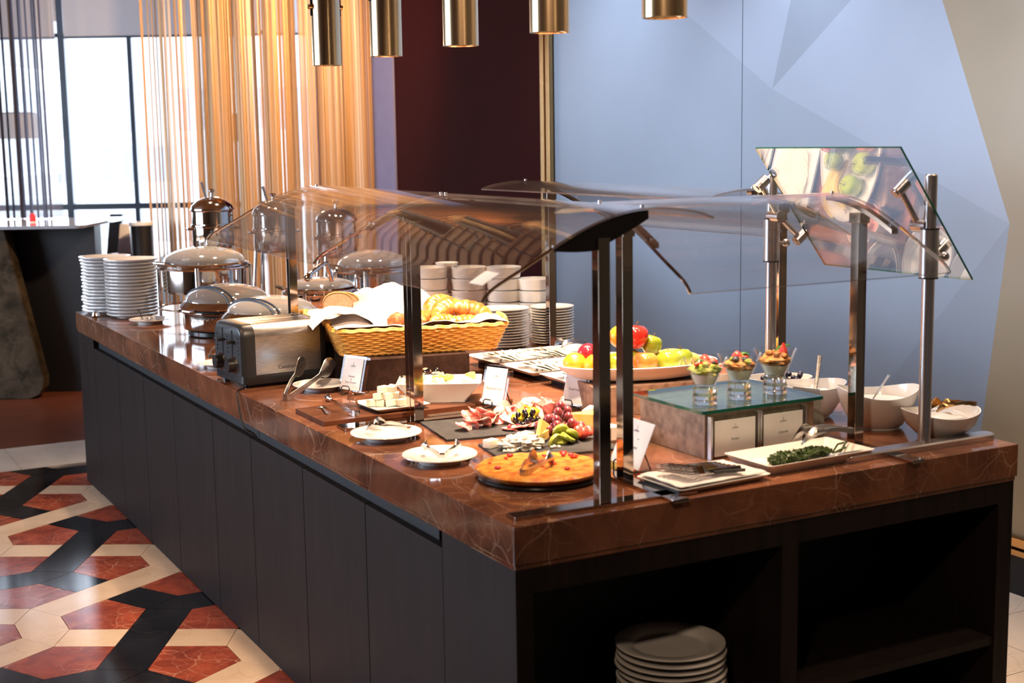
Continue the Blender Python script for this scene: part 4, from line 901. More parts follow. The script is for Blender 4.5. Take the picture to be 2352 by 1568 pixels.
# ================================================================= SIGNS ON WIRE EASELS
def sign(label,x,y,rz,lines,h=.118,w_=.088,tilt=.28,z=ZT,easel=True):
    """faces local -x; local y is the width"""
    t=thing('sign_holder',label,'sign',(x,y,z),rz)
    R=Matrix.Translation((0,0,.012))@Matrix.Rotation(tilt,4,'Y')
    k=G().tf(R); k.rings([[(a,b,c) for a,b,c in ((.0,-w_/2-.010,0),(.018,-w_/2-.010,0),(.018,w_/2+.010,0),(0,w_/2+.010,0))],[(a,b,c) for a,b,c in ((.0,-w_/2-.010,h+.008),(.018,-w_/2-.010,h+.008),(.018,w_/2+.010,h+.008),(0,w_/2+.010,h+.008))]]); obj('acrylic_block',k,'glass',t,smooth=0)
    cd_=obj('card',G().tf(R).box(-.0022,-w_/2,.004,-.0012,w_/2,h),'paper',t,smooth=0)
    for s,sz,zz in lines:
        text(s,sz,cd_,R@Matrix.Translation((-.0026,0,zz*h))@Matrix.Rotation(-PI/2,4,'Z')@Matrix.Rotation(PI/2,4,'X'),'ink','printed_text',.0002)
    if easel:
        r=.0022
        k=G().tube([(-.004,-.018,.0022),(-.020,-.018,.003),(-.020,-.018,.026),(-.018,-.012,.032),(-.018,.012,.032),(-.020,.018,.026),(-.020,.018,.003),(-.004,.018,.0022)],r,6); obj('front_hook',k,'wire',t)
        for s in (-1,1): obj('back_leg',G().tube([(-.004,s*.018,.0022),(.060,s*.030,.0022),(.030,s*.020,.085)],r,6),'wire',t)
    return t
sign('clear sign block with a card between toaster and butter dish',.300,1.690,.42,(('J',.012,.80),('JUNIPER',.006,.74),('Honey',.011,.42),('&',.008,.33),('Feta Cheese',.010,.24)),.112,.085)
sign('clear sign block with a card in front of the white platters',.585,1.215,.38,(('J',.012,.82),('JUNIPER',.006,.76),('Charcuterie Board',.009,.42)),.118,.085)
sign('clear sign block turned towards the cheese, behind the pie dish',.480,.300,-.02,(('J',.012,.82),('JUNIPER',.006,.76),('Spanish Frittata',.009,.42)),.125,.135,.42)
sign('clear sign block on a wire easel in front of the fruit riser',.790,1.070,.3,(('J',.012,.82),('Fresh Fruit',.010,.42)),.112,.085)
sign('clear sign block seen from behind beside the parfait riser',1.205,.44,PI+.35,(('J',.012,.82),('Yogurt',.010,.42)),.118,.085)
# ================================================================= BUTTER BOARD
bd=thing('cutting_board','dark acacia serving board under the butter dish','board',(.29,1.365,ZT)); bd.rotation_euler=(0,0,0)
for i in range(3): obj('wood_strip',G().box(-.252,-.122+i*.0813,0,.252,-.122+(i+1)*.0813-.0004,.015),'board',bd,smooth=0,bev=.0015)
bd2=obj('cutting_board',G().rings([rr(.20,.13,.012,4,0),rr(.204,.134,.014,4,.008),rr(.20,.13,.012,4,.015)]),'board'); bd2.location=(.555,1.325,ZT+.0152); bd2.rotation_euler=(0,0,-.25); bd2.location=(.60,1.34,ZT); tag(bd2,'small dark wooden board under the square salad bowl','board')
def rectdish(name,label,x,y,z,L,Wd,H,rz,m_='china_warm',flare=.012,cat='dish',lip=.003,rad=.012,well=.004):
    k=G().rings([rr(L-2*flare,Wd-2*flare,rad,4,0),rr(L-.002,Wd-.002,rad,4,H-.001),rr(L,Wd,rad,4,H),rr(L-2*lip,Wd-2*lip,rad*.8,4,H),rr(L-2*flare-2*lip,Wd-2*flare-2*lip,rad*.7,4,well)])
    o=obj(name,k,m_,smooth=40); o.location=(x,y,z); o.rotation_euler=(0,0,rz); return tag(o,label,cat)
rectdish('square_plate','small square white dish of butter on the acacia board',.300,1.345,ZT+.0155,.185,.185,.014,.05,flare=.018)
r=random.Random(5)
bspots=[(-.05,.02,0,.2),(-.025,.01,0,.9),(0,-.01,0,-.3),(.03,-.02,0,.4),(.055,-.01,0,1.0),(.05,.035,0,.1),(.02,.035,0,.7),(-.02,.045,0,-.4),(-.03,.012,.02,.6),(-.005,0,.021,.2),(.02,.005,.02,1.1),(.0,.03,.022,-.1),(-.015,.012,.041,.4),(.012,.008,.041,.8)]
bl0=None
for i,(a,b,c_,rz_) in enumerate(bspots):
    lab='white butter cube %s in the butter pile'%(('at the bottom left','at the bottom front','under the centre','at the front right','at the right edge','at the far right back','at the back','at the back left','in the second layer, left','in the second layer, front','in the second layer, right','in the second layer, back','on top, left of the peak','on top at the peak')[i])
    if bl0 is None: bl0=obj('butter_cube',G().box(-.016,-.012,0,.016,.012,.02),'butter',smooth=0,bev=.0015); o=bl0
    else: o=bl0.copy(); COL.objects.link(o)
    o.location=(.295+a,1.345+b,ZT+.0205+c_); o.rotation_euler=(.12*math.sin(i*2.1),.12*math.cos(i*1.7),rz_); tag(o,lab,'butter','butter cubes on the square dish')
tongs('sugar_tongs','larger silver serving tongs on the acacia board',(.150,1.262,ZT+.016),((.13,1.49,ZT+.020),(.205,1.47,ZT+.026)),.018,.024,m_='chrome',arch=.018)
spoon('small butter knife at the left corner of the acacia board',(.085,1.335,ZT+.018),(.110,1.455,ZT+.018),.012,'steel','butter_knife',.003,'knife')
# square salad bowl
sb=math.atan2(-.4775,.8787)
def sqbowl(name,label,x,y,z,L,Wd,H,rz,b=.64,m_='china',cat='bowl'):
    k=G().rings([rr(L*b,Wd*b,.012,4,0),rr(L*b,Wd*b,.012,4,.002),rr(L,Wd,.012,4,H-.002),rr(L+.002,Wd+.002,.013,4,H),rr(L-.010,Wd-.010,.010,4,H),rr(L*b-.006,Wd*b-.006,.010,4,.006)])
    o=obj(name,k,m_,smooth=40); o.location=(x,y,z); o.rotation_euler=(0,0,rz); return tag(o,label,cat)
sqbowl('square_bowl','square flared white bowl of cut melon behind the guard post',.485,1.380,ZT+.0155,.265,.18,.064,sb,.64)
r=random.Random(11)
mel=sorted((r.uniform(-.10,.10),r.uniform(-.06,.06)) for _ in range(16))
for i,(a,b) in enumerate(mel):
    c=math.cos(sb); s=math.sin(sb); k=None
    o=obj('melon_cube' if i else 'melon_cube',G().box(-.014,-.012,-.011,.014,.012,.011),'cheese' if i%3 else 'yellowcheese',smooth=30,bev=.004); o.location=(.485+a*c-b*s,1.380+a*s+b*c,ZT+.076+r.uniform(-.004,.006)); o.rotation_euler=(r.uniform(-.4,.4),r.uniform(-.4,.4),r.uniform(0,3)); tag(o,'%s melon cube from the left in the square white bowl'%('first' if i==0 else ORD[i]),'melon cube','melon cubes in the square bowl')
k=G()
for i,(m_,cc) in enumerate((('x',1),)): pass
o=obj('melon_bed',G().rings([rr(.215,.135,.02,4,.0),rr(.235,.152,.02,4,.02)]),'cheese'); o.location=(.485,1.380,ZT+.050); o.rotation_euler=(0,0,sb); o['kind']='stuff'; tag(o,'bed of cut melon filling the square bowl','melon')
tongs('serving_tongs','small silver tongs resting in the square melon bowl',(.385,1.44,ZT+.084),((.475,1.40,ZT+.090),(.50,1.375,ZT+.090)),.009,.016,m_='chrome')
# ================================================================= SLATES, MEATS, CHEESE
def slate(label,x,y,L,Wd,rz,seed):
    r=random.Random(seed); p=[]
    for a,b,c_,d in (((-L/2),(-Wd/2),(L/2),(-Wd/2)),((L/2),(-Wd/2),(L/2),(Wd/2)),((L/2),(Wd/2),(-L/2),(Wd/2)),((-L/2),(Wd/2),(-L/2),(-Wd/2))):
        for i in range(8): u=i/8; p.append((a+(c_-a)*u+r.uniform(-.0012,.0012),b+(d-b)*u+r.uniform(-.0012,.0012)))
    o=obj('slate_board',G().prism(p,0,.007),'slate',smooth=0,bev=.001); o.location=(x,y,ZT); o.rotation_euler=(0,0,rz); return tag(o,label,'slate')
slate('long black slate under the sliced salami',.50,.955,.455,.27,-.15,1)
slate('shorter black slate under the cheeses, nearer the pie dish',.455,.635,.34,.20,-.17,2)
r=random.Random(3)
def disc(name,label,x,y,z,R,th,rot,m_,cat,grp,wav=.006,seed=0):
    k=G(); n=20
    def f(rad,a,zz): 
        wv=wav*math.sin(2*a+seed)+wav*.6*math.sin(3*a+seed*2); return (rad*math.cos(a),rad*math.sin(a),zz+wv*(rad/R)**2)
    for_r=[(0.001,th/2),(R*.6,th/2),(R,th/2),(R,-th/2),(R*.6,-th/2),(.001,-th/2)]
    k.rings([[f(rad,2*PI*j/n,zz) for j in range(n)] for rad,zz in for_r]); o=obj(name,k,m_,smooth=50); o.location=(x,y,z); o.rotation_euler=rot; return tag(o,label,cat,grp)
def onl(x0,y0,rz,a,b): return (x0+a*math.cos(rz)-b*math.sin(rz),y0+a*math.sin(rz)+b*math.cos(rz))
idx=0
for i in range(11):
    x,y=onl(.50,.955,-.15,-.145+i*.030,-.035+.010*i+.012*math.sin(i*2)); disc('salami_slice','%s fanned salami slice from the left end of the long slate'%('first' if i==0 else ORD[i]),x,y,ZT+.019+.002*(i%3),.027,.003,(.35+.2*math.sin(i),.35,i),'salami','salami slice','salami slices along the left of the slate',.007,i)
for i in range(12):
    x,y=onl(.50,.955,-.15,-.10+i*.022,.055+.018*math.sin(i*1.7)); disc('salami_slice','%s curled salami slice from the left in the back heap'%('first' if i==0 else ORD[i]),x,y,ZT+.026+.004*(i%3),.028,.003,(.8+.3*math.sin(i*1.3),.5*math.cos(i),i*1.1),'salami','salami slice','salami slices heaped at the back of the slate',.010,i)
for i in range(12):
    x,y=onl(.50,.955,-.15,.055+.013*i,.015+.03*math.sin(i*1.9)); disc('ham_slice','%s folded cured meat slice counted towards the grapes'%('first' if i==0 else ORD[i]),x,y,ZT+.030+.004*(i%2),.030,.003,(1.15+.2*math.sin(i),.2*math.cos(i*2),-.4+i*.15),'salami' if i%3 else 'darkmeat','ham slice','folded ham slices on the slate',.010,i)
for i in range(3):
    x,y=onl(.50,.955,-.15,.11+.03*i,.095); disc('ham_slice','%s pale pink ham slice standing behind the cured meats'%('leftmost','middle','rightmost')[i],x,y,ZT+.036,.033,.003,(.8,.3,i*.5),'ham','ham slice','pale ham slices behind the meats',.008,i)
for i in range(4):
    x,y=onl(.50,.955,-.15,-.02+.02*i,-.085); disc('salami_slice','%s flat salami slice at the front edge of the long slate'%('leftmost','second','third','rightmost')[i],x,y,ZT+.0105+.003*i,.026,.003,(.05,.12,i),'salami','salami slice','flat salami slices at the slate front',.003,i)
def balls(name,cat,label,grp,c,n,R,spread,m_,seed,z0,layers=True,sq=(1,1,1)):
    r=random.Random(seed); P_=[]; t=0
    while len(P_)<n and t<4000:
        t+=1; a,b=r.gauss(0,spread[0]),r.gauss(0,spread[1]); z=z0+R
        for q in P_:
            d=math.hypot(a-q[0],b-q[1])
            if d<2*R*.98: z=max(z,q[2]+math.sqrt(max(0,(2*R*.98)**2-d*d))*.92)
        if z<z0+R+spread[2]: P_.append((a,b,z))
    m0=None
    for a,b,z in P_:
        if m0 is None: m0=obj(name,G().ball((0,0,0),R,14,9,sq),m_,smooth=60); o=m0
        else: o=m0.copy(); COL.objects.link(o)
        o.location=(c[0]+a,c[1]+b,z); o.rotation_euler=(r.uniform(0,3),r.uniform(0,3),0); tag(o,label,cat,grp)
x,y=onl(.50,.955,-.15,.035,-.06)
balls('black_olive','olive','shiny black olive piled in front of the peppers','black olives on the slate',(x,y),16,.0085,(.020,.014,.035),'olive',1,ZT+.010)
x,y=onl(.50,.955,-.15,.02,-.075)
balls('red_berry','berry','small red berry scattered among the olives','red berries among the olives',(x,y),6,.006,(.045,.008,.003),'cranberry',2,ZT+.010)
for i in range(4):
    x,y=onl(.50,.955,-.15,.02+.018*i,-.028+.012*(i%2)); k=G().ball((0,0,0),.021,12,9,(1,.7,.75),.25,3,i); k.tube([(0,0,.012),(.004,0,.024),(.012,0,.030)],.0022,6)
    o=obj('pickled_pepper',k,'pepper',smooth=60); o.location=(x,y,ZT+.026+.012*(i%2)); o.rotation_euler=(.3*i,.2,i); tag(o,'%s yellow pickled pepper behind the olives'%('leftmost','second','third','rightmost')[i],'pepper','yellow pickled peppers')
# grape bunch (grapes and stalk are its parts)
gb=thing('grape_bunch','bunch of dark red grapes at the right of the cheese slate','grapes',(.545,.725,ZT+.007))
r=random.Random(6); P_=[]; t=0
while len(P_)<34 and t<9000:
    t+=1; a,b=r.gauss(0,.030),r.gauss(0,.026); z=.0115
    for q in P_:
        d=math.hypot(a-q[0],b-q[1])
        if d<.0235: z=max(z,q[2]+math.sqrt(max(0,.0235**2-d*d))*.95)
    if z<.092-.9*math.hypot(a,b): P_.append((a,b,z))
m0=None
for a,b,z in P_:
    if m0 is None: m0=obj('grape',G().ball((0,0,0),.0125,14,9,(1,1,1.08)),'grape',gb,smooth=60); o=m0
    else: o=m0.copy(); link(o,gb)
    o.location=(a,b,z)
obj('stalk',G().tube([(0,0,.02),(.0,.005,.06),(.01,.01,.085)],.0022,6),'stem',gb)
# strawberry, kiwi, cheese
for i,(a,b) in enumerate(((.565,.665),(.585,.685),(.595,.655),(.570,.640))):
    k=G().lathe([(.002,-.020),(.010,-.012),(.016,.002),(.015,.010),(.006,.014)],14); o=obj('strawberry_half',k,'straw',smooth=60); o.location=(a,b,ZT+.028); o.rotation_euler=(1.2,.4*i,i*1.4); tag(o,'%s red strawberry beside the grapes'%('leftmost','rearmost','rightmost','nearest')[i],'strawberry','strawberries by the grapes')
for i,(a,b,z) in enumerate(((.490,.640,.010),(.510,.630,.016),(.530,.642,.020),(.505,.655,.030),(.47,.622,.01))):
    k=G().lathe([(.002,0),(.020,0),(.022,.005),(.020,.010),(.002,.010)],18,ex=1.25); o=obj('pickle_slice',k,'kiwi',smooth=50); o.location=(a,b,ZT+z+.004); o.rotation_euler=(.5,.3*i,.6*i); tag(o,'%s green pickle slice in front of the grapes'%('leftmost lower','middle','right-hand','upper','nearest')[i],'pickle','green pickle slices')
cb=obj('blue_cheese',G().ball((0,0,.012),.040,34,22,(1.45,.85,.55),.55,5,3),'bluecheese',smooth=20); cb.location=(.375,.645,ZT+.010); cb.rotation_euler=(0,0,-.3); tag(cb,'crumbled heap of blue cheese in the middle of the slate','cheese')
r=random.Random(8)
for i in range(14):
    o=obj('cheese_crumb',G().ball((0,0,0),r.uniform(.004,.008),8,5,(1,1,.8),.5,4,i),'bluecheese',smooth=20); a=r.uniform(.31,.47); o.location=(a,.655-.55*(a-.36)*.3+r.uniform(-.045,-.02),ZT+.011); tag(o,'loose blue cheese crumb around the heap','cheese crumb','blue cheese crumbs')
o=obj('cheese_cube',G().box(-.018,-.014,0,.018,.014,.022),'cheese',smooth=30,bev=.002); o.location=(.312,.700,ZT+.0075); o.rotation_euler=(0,0,.3); tag(o,'pale cheese block at the left end of the cheese slate','cheese')
def wedge(label,x,y,z,rz,L=.07,h=.03,w_=.035,m_='yellowcheese',rot=None):
    k=G().add([(0,0,0),(L,-w_/2,0),(L,w_/2,0),(0,0,h),(L,-w_/2,h),(L,w_/2,h)],[(0,2,1),(3,4,5),(0,1,4,3),(1,2,5,4),(2,0,3,5)]); o=obj('cheese_wedge',k,m_,smooth=0,bev=.002); o.location=(x,y,z); o.rotation_euler=rot or (0,0,rz); return tag(o,label,'cheese')
wedge('yellow cheese wedge standing on the blue cheese',.420,.650,ZT+.03,0,.05,.018,.03,rot=(1.3,-.9,.3))
wedge('second yellow cheese wedge beside the standing one',.452,.662,ZT+.012,1.0,.05,.025,.03)
wedge('large yellow cheese wedge behind the grapes',.600,.800,ZT+.008,-.4,.10,.045,.07)
wedge('white brie wedge at the right end of the cheese slate',.575,.590,ZT+.008,.3,.09,.038,.06,'brie')
wedge('cream cheese wedge behind the blue cheese',.385,.705,ZT+.008,.2,.06,.026,.04,'cheese')
wedge('pale crumbly cheese wedge furthest back by the grapes',.655,.790,ZT+.008,.4,.08,.05,.06,'bluecheese')
# ---- frittata in a glass dish -----------------------------------------
fx,fy=.272,.365
t=thing('glass_dish','round clear glass baking dish of orange frittata','dish',(fx,fy,ZT)); 
obj('glass_bowl',G().lathe([(.12,.0),(.14,.002),(.162,.022),(.172,.036),(.174,.038),(.171,.040),(.166,.036),(.155,.022),(.136,.006),(.001,.005)],56,cap0=True,cap1=False),'glass',t)
obj('glass_foot_ring',G().tube([(.150*math.cos(2*PI*i/48),.150*math.sin(2*PI*i/48),.006) for i in range(49)],.004,6,cap=False),'darkglass',t)
fr=G(); rs=[]
for i,(rad,zz) in enumerate(((.13,.007),(.150,.018),(.157,.026),(.152,.030),(.125,.031),(.095,.031),(.065,.032),(.035,.033),(.008,.033))):
    rs.append([(rad*math.cos(2*PI*j/60)*(1+.02*noise.noise(Vector((j*.5,i,0)))),rad*math.sin(2*PI*j/60),zz+(.004*noise.noise(Vector((rad*60*math.cos(2*PI*j/60),rad*60*math.sin(2*PI*j/60),1))) if i>2 else 0)) for j in range(60)])
fo=obj('frittata',fr.rings(rs),'frittata',smooth=70); fo.location=(fx,fy,ZT); tag(fo,'orange baked frittata filling the round glass dish','frittata')
r=random.Random(12)
for i in range(16):
    a=r.uniform(0,6.28); q=math.sqrt(r.uniform(0,1))*.135
    o=obj('tomato_piece',G().ball((0,0,0),r.uniform(.005,.011),10,6,(1,1,.4),.3,3,i),'tomato' if i%2 else 'cranberry',fo,smooth=50); o.location=(q*math.cos(a),q*math.sin(a),.035)
for i in range(9):
    a=.5+i*.25; obj('onion_strip',G().tube([(.02+.03*math.cos(a+j*.4)*1,-.01+.03*math.sin(a+j*.5)+.004*i,.036) for j in range(5)],.0018,5),'crust',fo)
tongs('serving_tongs','steel serving tongs lying in the frittata dish',(.185,.290,ZT+.030),((.300,.345,ZT+.036),(.275,.375,ZT+.036)),.016,.026,m_='steel')
# ================================================================= WHITE PLATTERS
plats=[(1.155,1.93,.50,.245,'farthest white rectangular platter, with sliced ham'),(1.160,1.665,.50,.245,'second white rectangular platter, with folded ham and cheese'),(1.165,1.40,.48,.245,'third white rectangular platter, with pale cheese slices')]
for i,(x,y,L,Wd,l) in enumerate(plats):
    st=obj('platter_stand',G().box(-.20,-.10,0,.20,.10,.020),'blackpanel',smooth=0); st.location=(x,y,ZT); tag(st,'low black stand under the %s'%('farthest white platter','second white platter','third white platter')[i],'stand')
    rectdish('serving_platter',l,x,y,ZT+.0205,L,Wd,.016,0,'china',.022,'platter')
    for j in range(12):
        xx=x-.17+.028*j; m_=('ham','ham','cheese')[i]
        o=disc('meat_slice' if i<2 else 'cheese_slice','%s pale slice from the left in the back row of the %s platter'%('first' if j==0 else ORD[j],('farthest','second','third')[i]),xx,y+.045+.01*math.sin(j),ZT+.036+.001*(j%2),.040,.003,(.10,.16,j*.05),m_,'ham slice' if i<2 else 'cheese slice','slices on the %s platter, back row'%('farthest','second','third')[i],.003,j)
        o=disc('cheese_slice','%s cream cheese slice from the left, front row, %s platter'%('first' if j==0 else ORD[j],('farthest','second','third')[i]),xx+.01,y-.035+.008*math.cos(j),ZT+.036+.001*(j%2),.042,.003,(.10,.16,j*.05),'cheese','cheese slice','cheese slices on the %s platter, front row'%('farthest','second','third')[i],.003,j)
tongs('serving_tongs','dark-tipped tongs lying on the farthest white platter',(1.42,2.03,ZT+.040),((1.26,1.99,ZT+.042),(1.27,1.95,ZT+.042)),.012,.02)
# ================================================================= FRUIT
fb=obj('stone_riser',G().box(-.20,-.125,0,.20,.125,.090),'stonebox',smooth=0,bev=.002); fb.location=(1.0,1.00,ZT); fb.rotation_euler=(0,0,-.2); tag(fb,'brown stone riser block under the fruit dish','riser')
fz=ZT+.091
k=G().rings([[(p[0]*a,p[1]*b,z) for p in [(math.cos(2*PI*j/56),math.sin(2*PI*j/56)) for j in range(56)]] for a,b,z in ((.15,.075,0),(.205,.105,.010),(.248,.132,.036),(.258,.140,.050),(.254,.136,.0515),(.20,.098,.018),(.001,.001,.014))],True,False)
fd=obj('oval_dish',k,'china',smooth=50); fd.location=(.990,1.005,fz); fd.rotation_euler=(0,0,-.28); tag(fd,'oval white dish piled with whole fruit','dish')
def fruit(kind,label,x,y,z,R,m_,stem=True,rot=(0,0,0),cat=None):
    t=thing(kind,label,cat or kind.replace('_',' '),(x,y,z)); t.rotation_euler=rot
    if kind=='apple': pr=[(0.001,-.80),(.25,-.86),(.48,-.82),(.80,-.5),(.97,-.05),(1.0,.25),(.90,.62),(.62,.86),(.34,.88),(.14,.74),(.03,.60),(.001,.58)]; obj('flesh',G().lathe([(a*R,b*R) for a,b in pr],24,cap0=False,cap1=False),m_,t,smooth=70); obj('stem',G().tube([(0,0,R*.6),(R*.03,0,R*.95),(R*.16,0,R*1.22)],R*.045,6),'stem',t)
    elif kind=='orange': obj('peel',G().ball((0,0,0),R,24,16,(1,1,.95)),m_,t,smooth=70); obj('navel',G().ball((0,0,R*.93),R*.10,8,5,(1,1,.4)),'stem',t)
    else: obj('skin',G().ball((0,0,0),R,20,14,(1,1,.92)),m_,t,smooth=70)
    return t
def fl_(a,b): return onl(1.0,1.00,-.28,a,b)
for kind,l,px,py,z,R,m_,rot in (
 ('orange','left end orange of the fruit dish',.800,1.05,.045,.038,'orange',(.3,.2,0)),('orange','orange just right of the left end one',.835,.985,.045,.039,'orange',(-.2,.1,1)),
 ('plum','dark plum resting behind the two left oranges',.850,1.055,.075,.033,'plum',(0,0,0)),('orange','orange perched high between the two guard posts',.955,1.03,.120,.038,'orange',(0,.3,0)),
 ('apple','green apple low between the two guard posts',.900,.965,.046,.036,'apple_green',(.2,0,0)),('apple','red and orange apple low beside the guard post',.975,.925,.046,.040,'apple_mix',(-.1,.1,0)),
 ('apple','deep red apple crowning the fruit pile',.995,1.01,.118,.041,'apple_red',(0,.12,0)),('apple','green apple at the front of the pile',1.055,.915,.044,.039,'apple_green',(-.25,.3,.5)),
 ('apple','small green apple tucked under the red one',1.055,1.01,.088,.033,'apple_green',(.3,.2,1)),('apple','pale green apple towards the banana end',1.130,.955,.042,.037,'apple_green',(.05,.05,2)),
 ('apple','hidden green apple under the crowning red apple',.985,1.03,.046,.037,'apple_green',(.0,.1,1))):
    fruit(kind,l,px-.008,py+.003,fz+z+.008,R,m_,rot=rot)
for i,(a,b,c_) in enumerate(((.10,.065,.042),(.115,.035,.050),(.125,.092,.035))):
    x,y=fl_(a,b); pts=[(-.085+.17*u,.045*math.sin(PI*u)-.02,.012*math.sin(PI*u)) for u in [q/12 for q in range(13)]]
    t=thing('banana','%s banana along the rear rim of the fruit dish'%('middle','nearest','outermost')[i],'banana',(x,y,fz+c_),-.35+.12*i,'bananas in the fruit dish')
    obj('peel',G().tube(pts,[.005]+[.015*(math.sin(PI*(q/12)*.86+.22)**.5) for q in range(1,12)]+[.006],8),'banana',t); obj('tip',G().tube([pts[-1],(pts[-1][0]+.014,pts[-1][1]-.008,pts[-1][2])],.004,6),'stem',t)
# bowls with cut fruit behind the glasses
def rbowl(label,x,y,z,R,H,m_='china',foot=.5,ex=1,ey=1,rz=0,swoop=0,name='bowl',cat='bowl'):
    n=48; pr=[(foot,0),(foot,.004),(foot*1.15,.010),(.86,.5),(.97,.85),(1.0,1.0),(.965,1.0),(.93,.84),(.80,.45),(foot,.10),(.001,.08)]
    rs=[]
    for q,zz in pr:
        z_=zz if zz<.02 else zz*H; rs.append([(R*ex*q*math.cos(2*PI*j/n),R*ey*q*math.sin(2*PI*j/n),z_+(swoop*(zz**2 if zz>.02 else 0)*math.cos(2*(2*PI*j/n)))) for j in range(n)])
    o=obj(name,G().rings(rs,True,False),m_,smooth=50); o.location=(x,y,z); o.rotation_euler=(0,0,rz); return tag(o,label,cat)
rbowl('round white bowl of watermelon behind the middle parfait',1.235,.905,ZT,.075,.105,'china')
o=obj('watermelon_bed',G().lathe([(.058,0),(.066,.02),(.05,.026)],28),'pink'); o.location=(1.235,.905,ZT+.075); o['kind']='stuff'; tag(o,'pink watermelon heap filling the round bowl','watermelon')
for i in range(9):
    o=obj('watermelon_cube',G().box(-.013,-.012,-.011,.013,.012,.011),'pink',smooth=30,bev=.003); a=i*.7; o.location=(1.235+.038*math.cos(a)*(i>0),.905+.038*math.sin(a)*(i>0),ZT+.108+(.006 if i==0 else 0)); o.rotation_euler=(.3*i,.2*i,i); tag(o,('pink watermelon cube on top in the middle of the bowl' if i==0 else '%s pink watermelon cube around the middle one, from the wall side'%('first' if i==1 else ORD[i-1])),'watermelon cube','watermelon cubes')
bb=rbowl('oval cream bowl of blueberries behind the third parfait',1.385,.80,ZT,.095,.085,'china_warm',.6,1.1,.8,-.3)
o=obj('berry_bed',G().lathe([(.06,0),(.085,.02),(.06,.024)],28,ex=1.1,ey=.8),'blueberry'); o.location=(1.385,.80,ZT+.048); o.rotation_euler=(0,0,-.3); o['kind']='stuff'; tag(o,'dark berry layer filling the cream bowl','berries')
balls('blueberry','blueberry','blueberry on top of the heap in the cream bowl','blueberries in the cream bowl',(1.385,.80),26,.0088,(.035,.028,.03),'blueberry',4,ZT+.070)
# ================================================================= PARFAIT RISER
rx,ry=.905,.462
rb=obj('stone_riser',G().box(-.182,-.150,0,.182,.150,.122),'stonebox',smooth=0,bev=.002); rb.location=(.912,.452,ZT); rb.rotation_euler=(0,0,0); tag(rb,'brown stone riser box under the glass shelf','riser')
k=G().rings([rr(.405,.335,.008,3,0),rr(.405,.335,.008,3,.009)]); 
gs=obj('glass_shelf',k,'greenglass',smooth=0); gs.location=(.912,.450,ZT+.1225); tag(gs,'green-edged square glass shelf holding three parfaits','glass shelf')
me=gs.data; me.materials.append(M['glassedge'])
for p in me.polygons:
    if abs(p.normal.z)<.5: p.material_index=1
def boxsign(label,x0,x1,lines):
    t=thing('sign_holder',label,'sign',((x0+x1)/2,.300,ZT+.001)); w_=x1-x0
    obj('acrylic_frame',G().box(-w_/2-.006,-.014,0,w_/2+.006,.0,.108),'glass',t,smooth=0)
    for s in (-1,1): obj('chrome_edge',G().box(s*(w_/2+.006)-.003,-.018,0,s*(w_/2+.006)+.003,0,.112),'silver',t,smooth=0)
    cd_=obj('card',G().box(-w_/2+.004,-.0155,.006,w_/2-.004,-.0145,.100),'paper',t,smooth=0)
    for s,sz,zz in lines: text(s,sz,cd_,Matrix.Translation((0,-.0160,zz))@Matrix.Rotation(PI/2,4,'X'),'ink','printed_text',.0002)
boxsign('left card frame on the front of the parfait riser',.745,.885,(('J',.010,.082),('JUNIPER',.006,.075),('Parfait',.010,.045)))
boxsign('right card frame on the front of the parfait riser',.905,1.045,(('J',.010,.082),('JUNIPER',.006,.075),('Granola',.010,.045)))
gz=ZT+.132
def parfait(label,x,y,kind,seed):
    t=thing('parfait_glass',label,'dessert glass',(x,y,gz),seed,'parfait glasses on the glass shelf')
    obj('glass_foot',G().lathe([(.031,0),(.034,.006),(.031,.014),(.034,.022),(.030,.031),(.032,.040),(.027,.046),(.004,.0465)],36,cap1=False),'realglass',t)
    obj('glass_cup',G().lathe([(.026,.0468),(.0575,.118),(.0590,.122),(.0575,.1225),(.0255,.052),(.004,.050)],36,cap0=True,cap1=False),'glass',t)
    obj('yogurt',G().lathe([(.0258,.053),(.037,.078),(.035,.080),(.001,.080)],28),'yogurt',t)
    r=random.Random(seed*10); 
    topm=('kiwi','granola','granola')[kind]
    obj('granola_layer',G().ball((0,0,.091),.0420,20,12,(1,1,.42),.35,6,seed),topm,t,smooth=30)
    for i in range(16):
        a=r.uniform(0,6.28); q=r.uniform(0,.036); m_=('straw','blueberry','granola','kiwi')[i%4] if kind<2 else 'granola'
        o=obj('fruit_piece' if m_!='granola' else 'granola_cluster',G().ball((0,0,0),r.uniform(.006,.011),8,6,(1,1,.8),.4,4,i),m_,t,smooth=40); o.location=(q*math.cos(a),q*math.sin(a),.103+r.uniform(0,.008))
    if kind==0 or kind==1:
        for i in range(2):
            o=obj('strawberry_half',G().lathe([(.002,-.016),(.010,-.008),(.014,.004),(.008,.011)],14),'straw',t,smooth=60); o.location=(.006+.010*i-.01*kind,-.020+.02*i,.108+.006*i); o.rotation_euler=(1.4,.3,i+.5)
    if kind==2:
        o=obj('strawberry_half',G().lathe([(.012,0),(.010,.010),(.003,.026)],14),'straw',t,smooth=60); o.location=(-.018,.012,.112)
    def leaf(a,L,rz,p):
        k=G().grid(lambda u,v:(L*u,(v-.5)*L*.45*math.sin(PI*min(.98,max(.02,u)))**.8,.010*math.sin(PI*u)+a*u*L-.004*abs(v-.5)*2),8,4); o=obj('mint_leaf',k,'mint',t,smooth=70,solid=.0006); o.location=p; o.rotation_euler=(0,0,rz)
    if kind==2: leaf(.35,.045,-.5-seed,(.002,-.005,.115))
    if kind==1: leaf(.15,.035,-.6-seed,(.012,-.005,.112)); leaf(.1,.03,-1.3-seed,(.015,-.01,.110))
    if kind==0: leaf(.05,.03,2.3-seed,(-.01,.0,.110))
    return t
parfait('parfait glass with kiwi and strawberry at the left of the glass shelf',.782,.372,0,1)
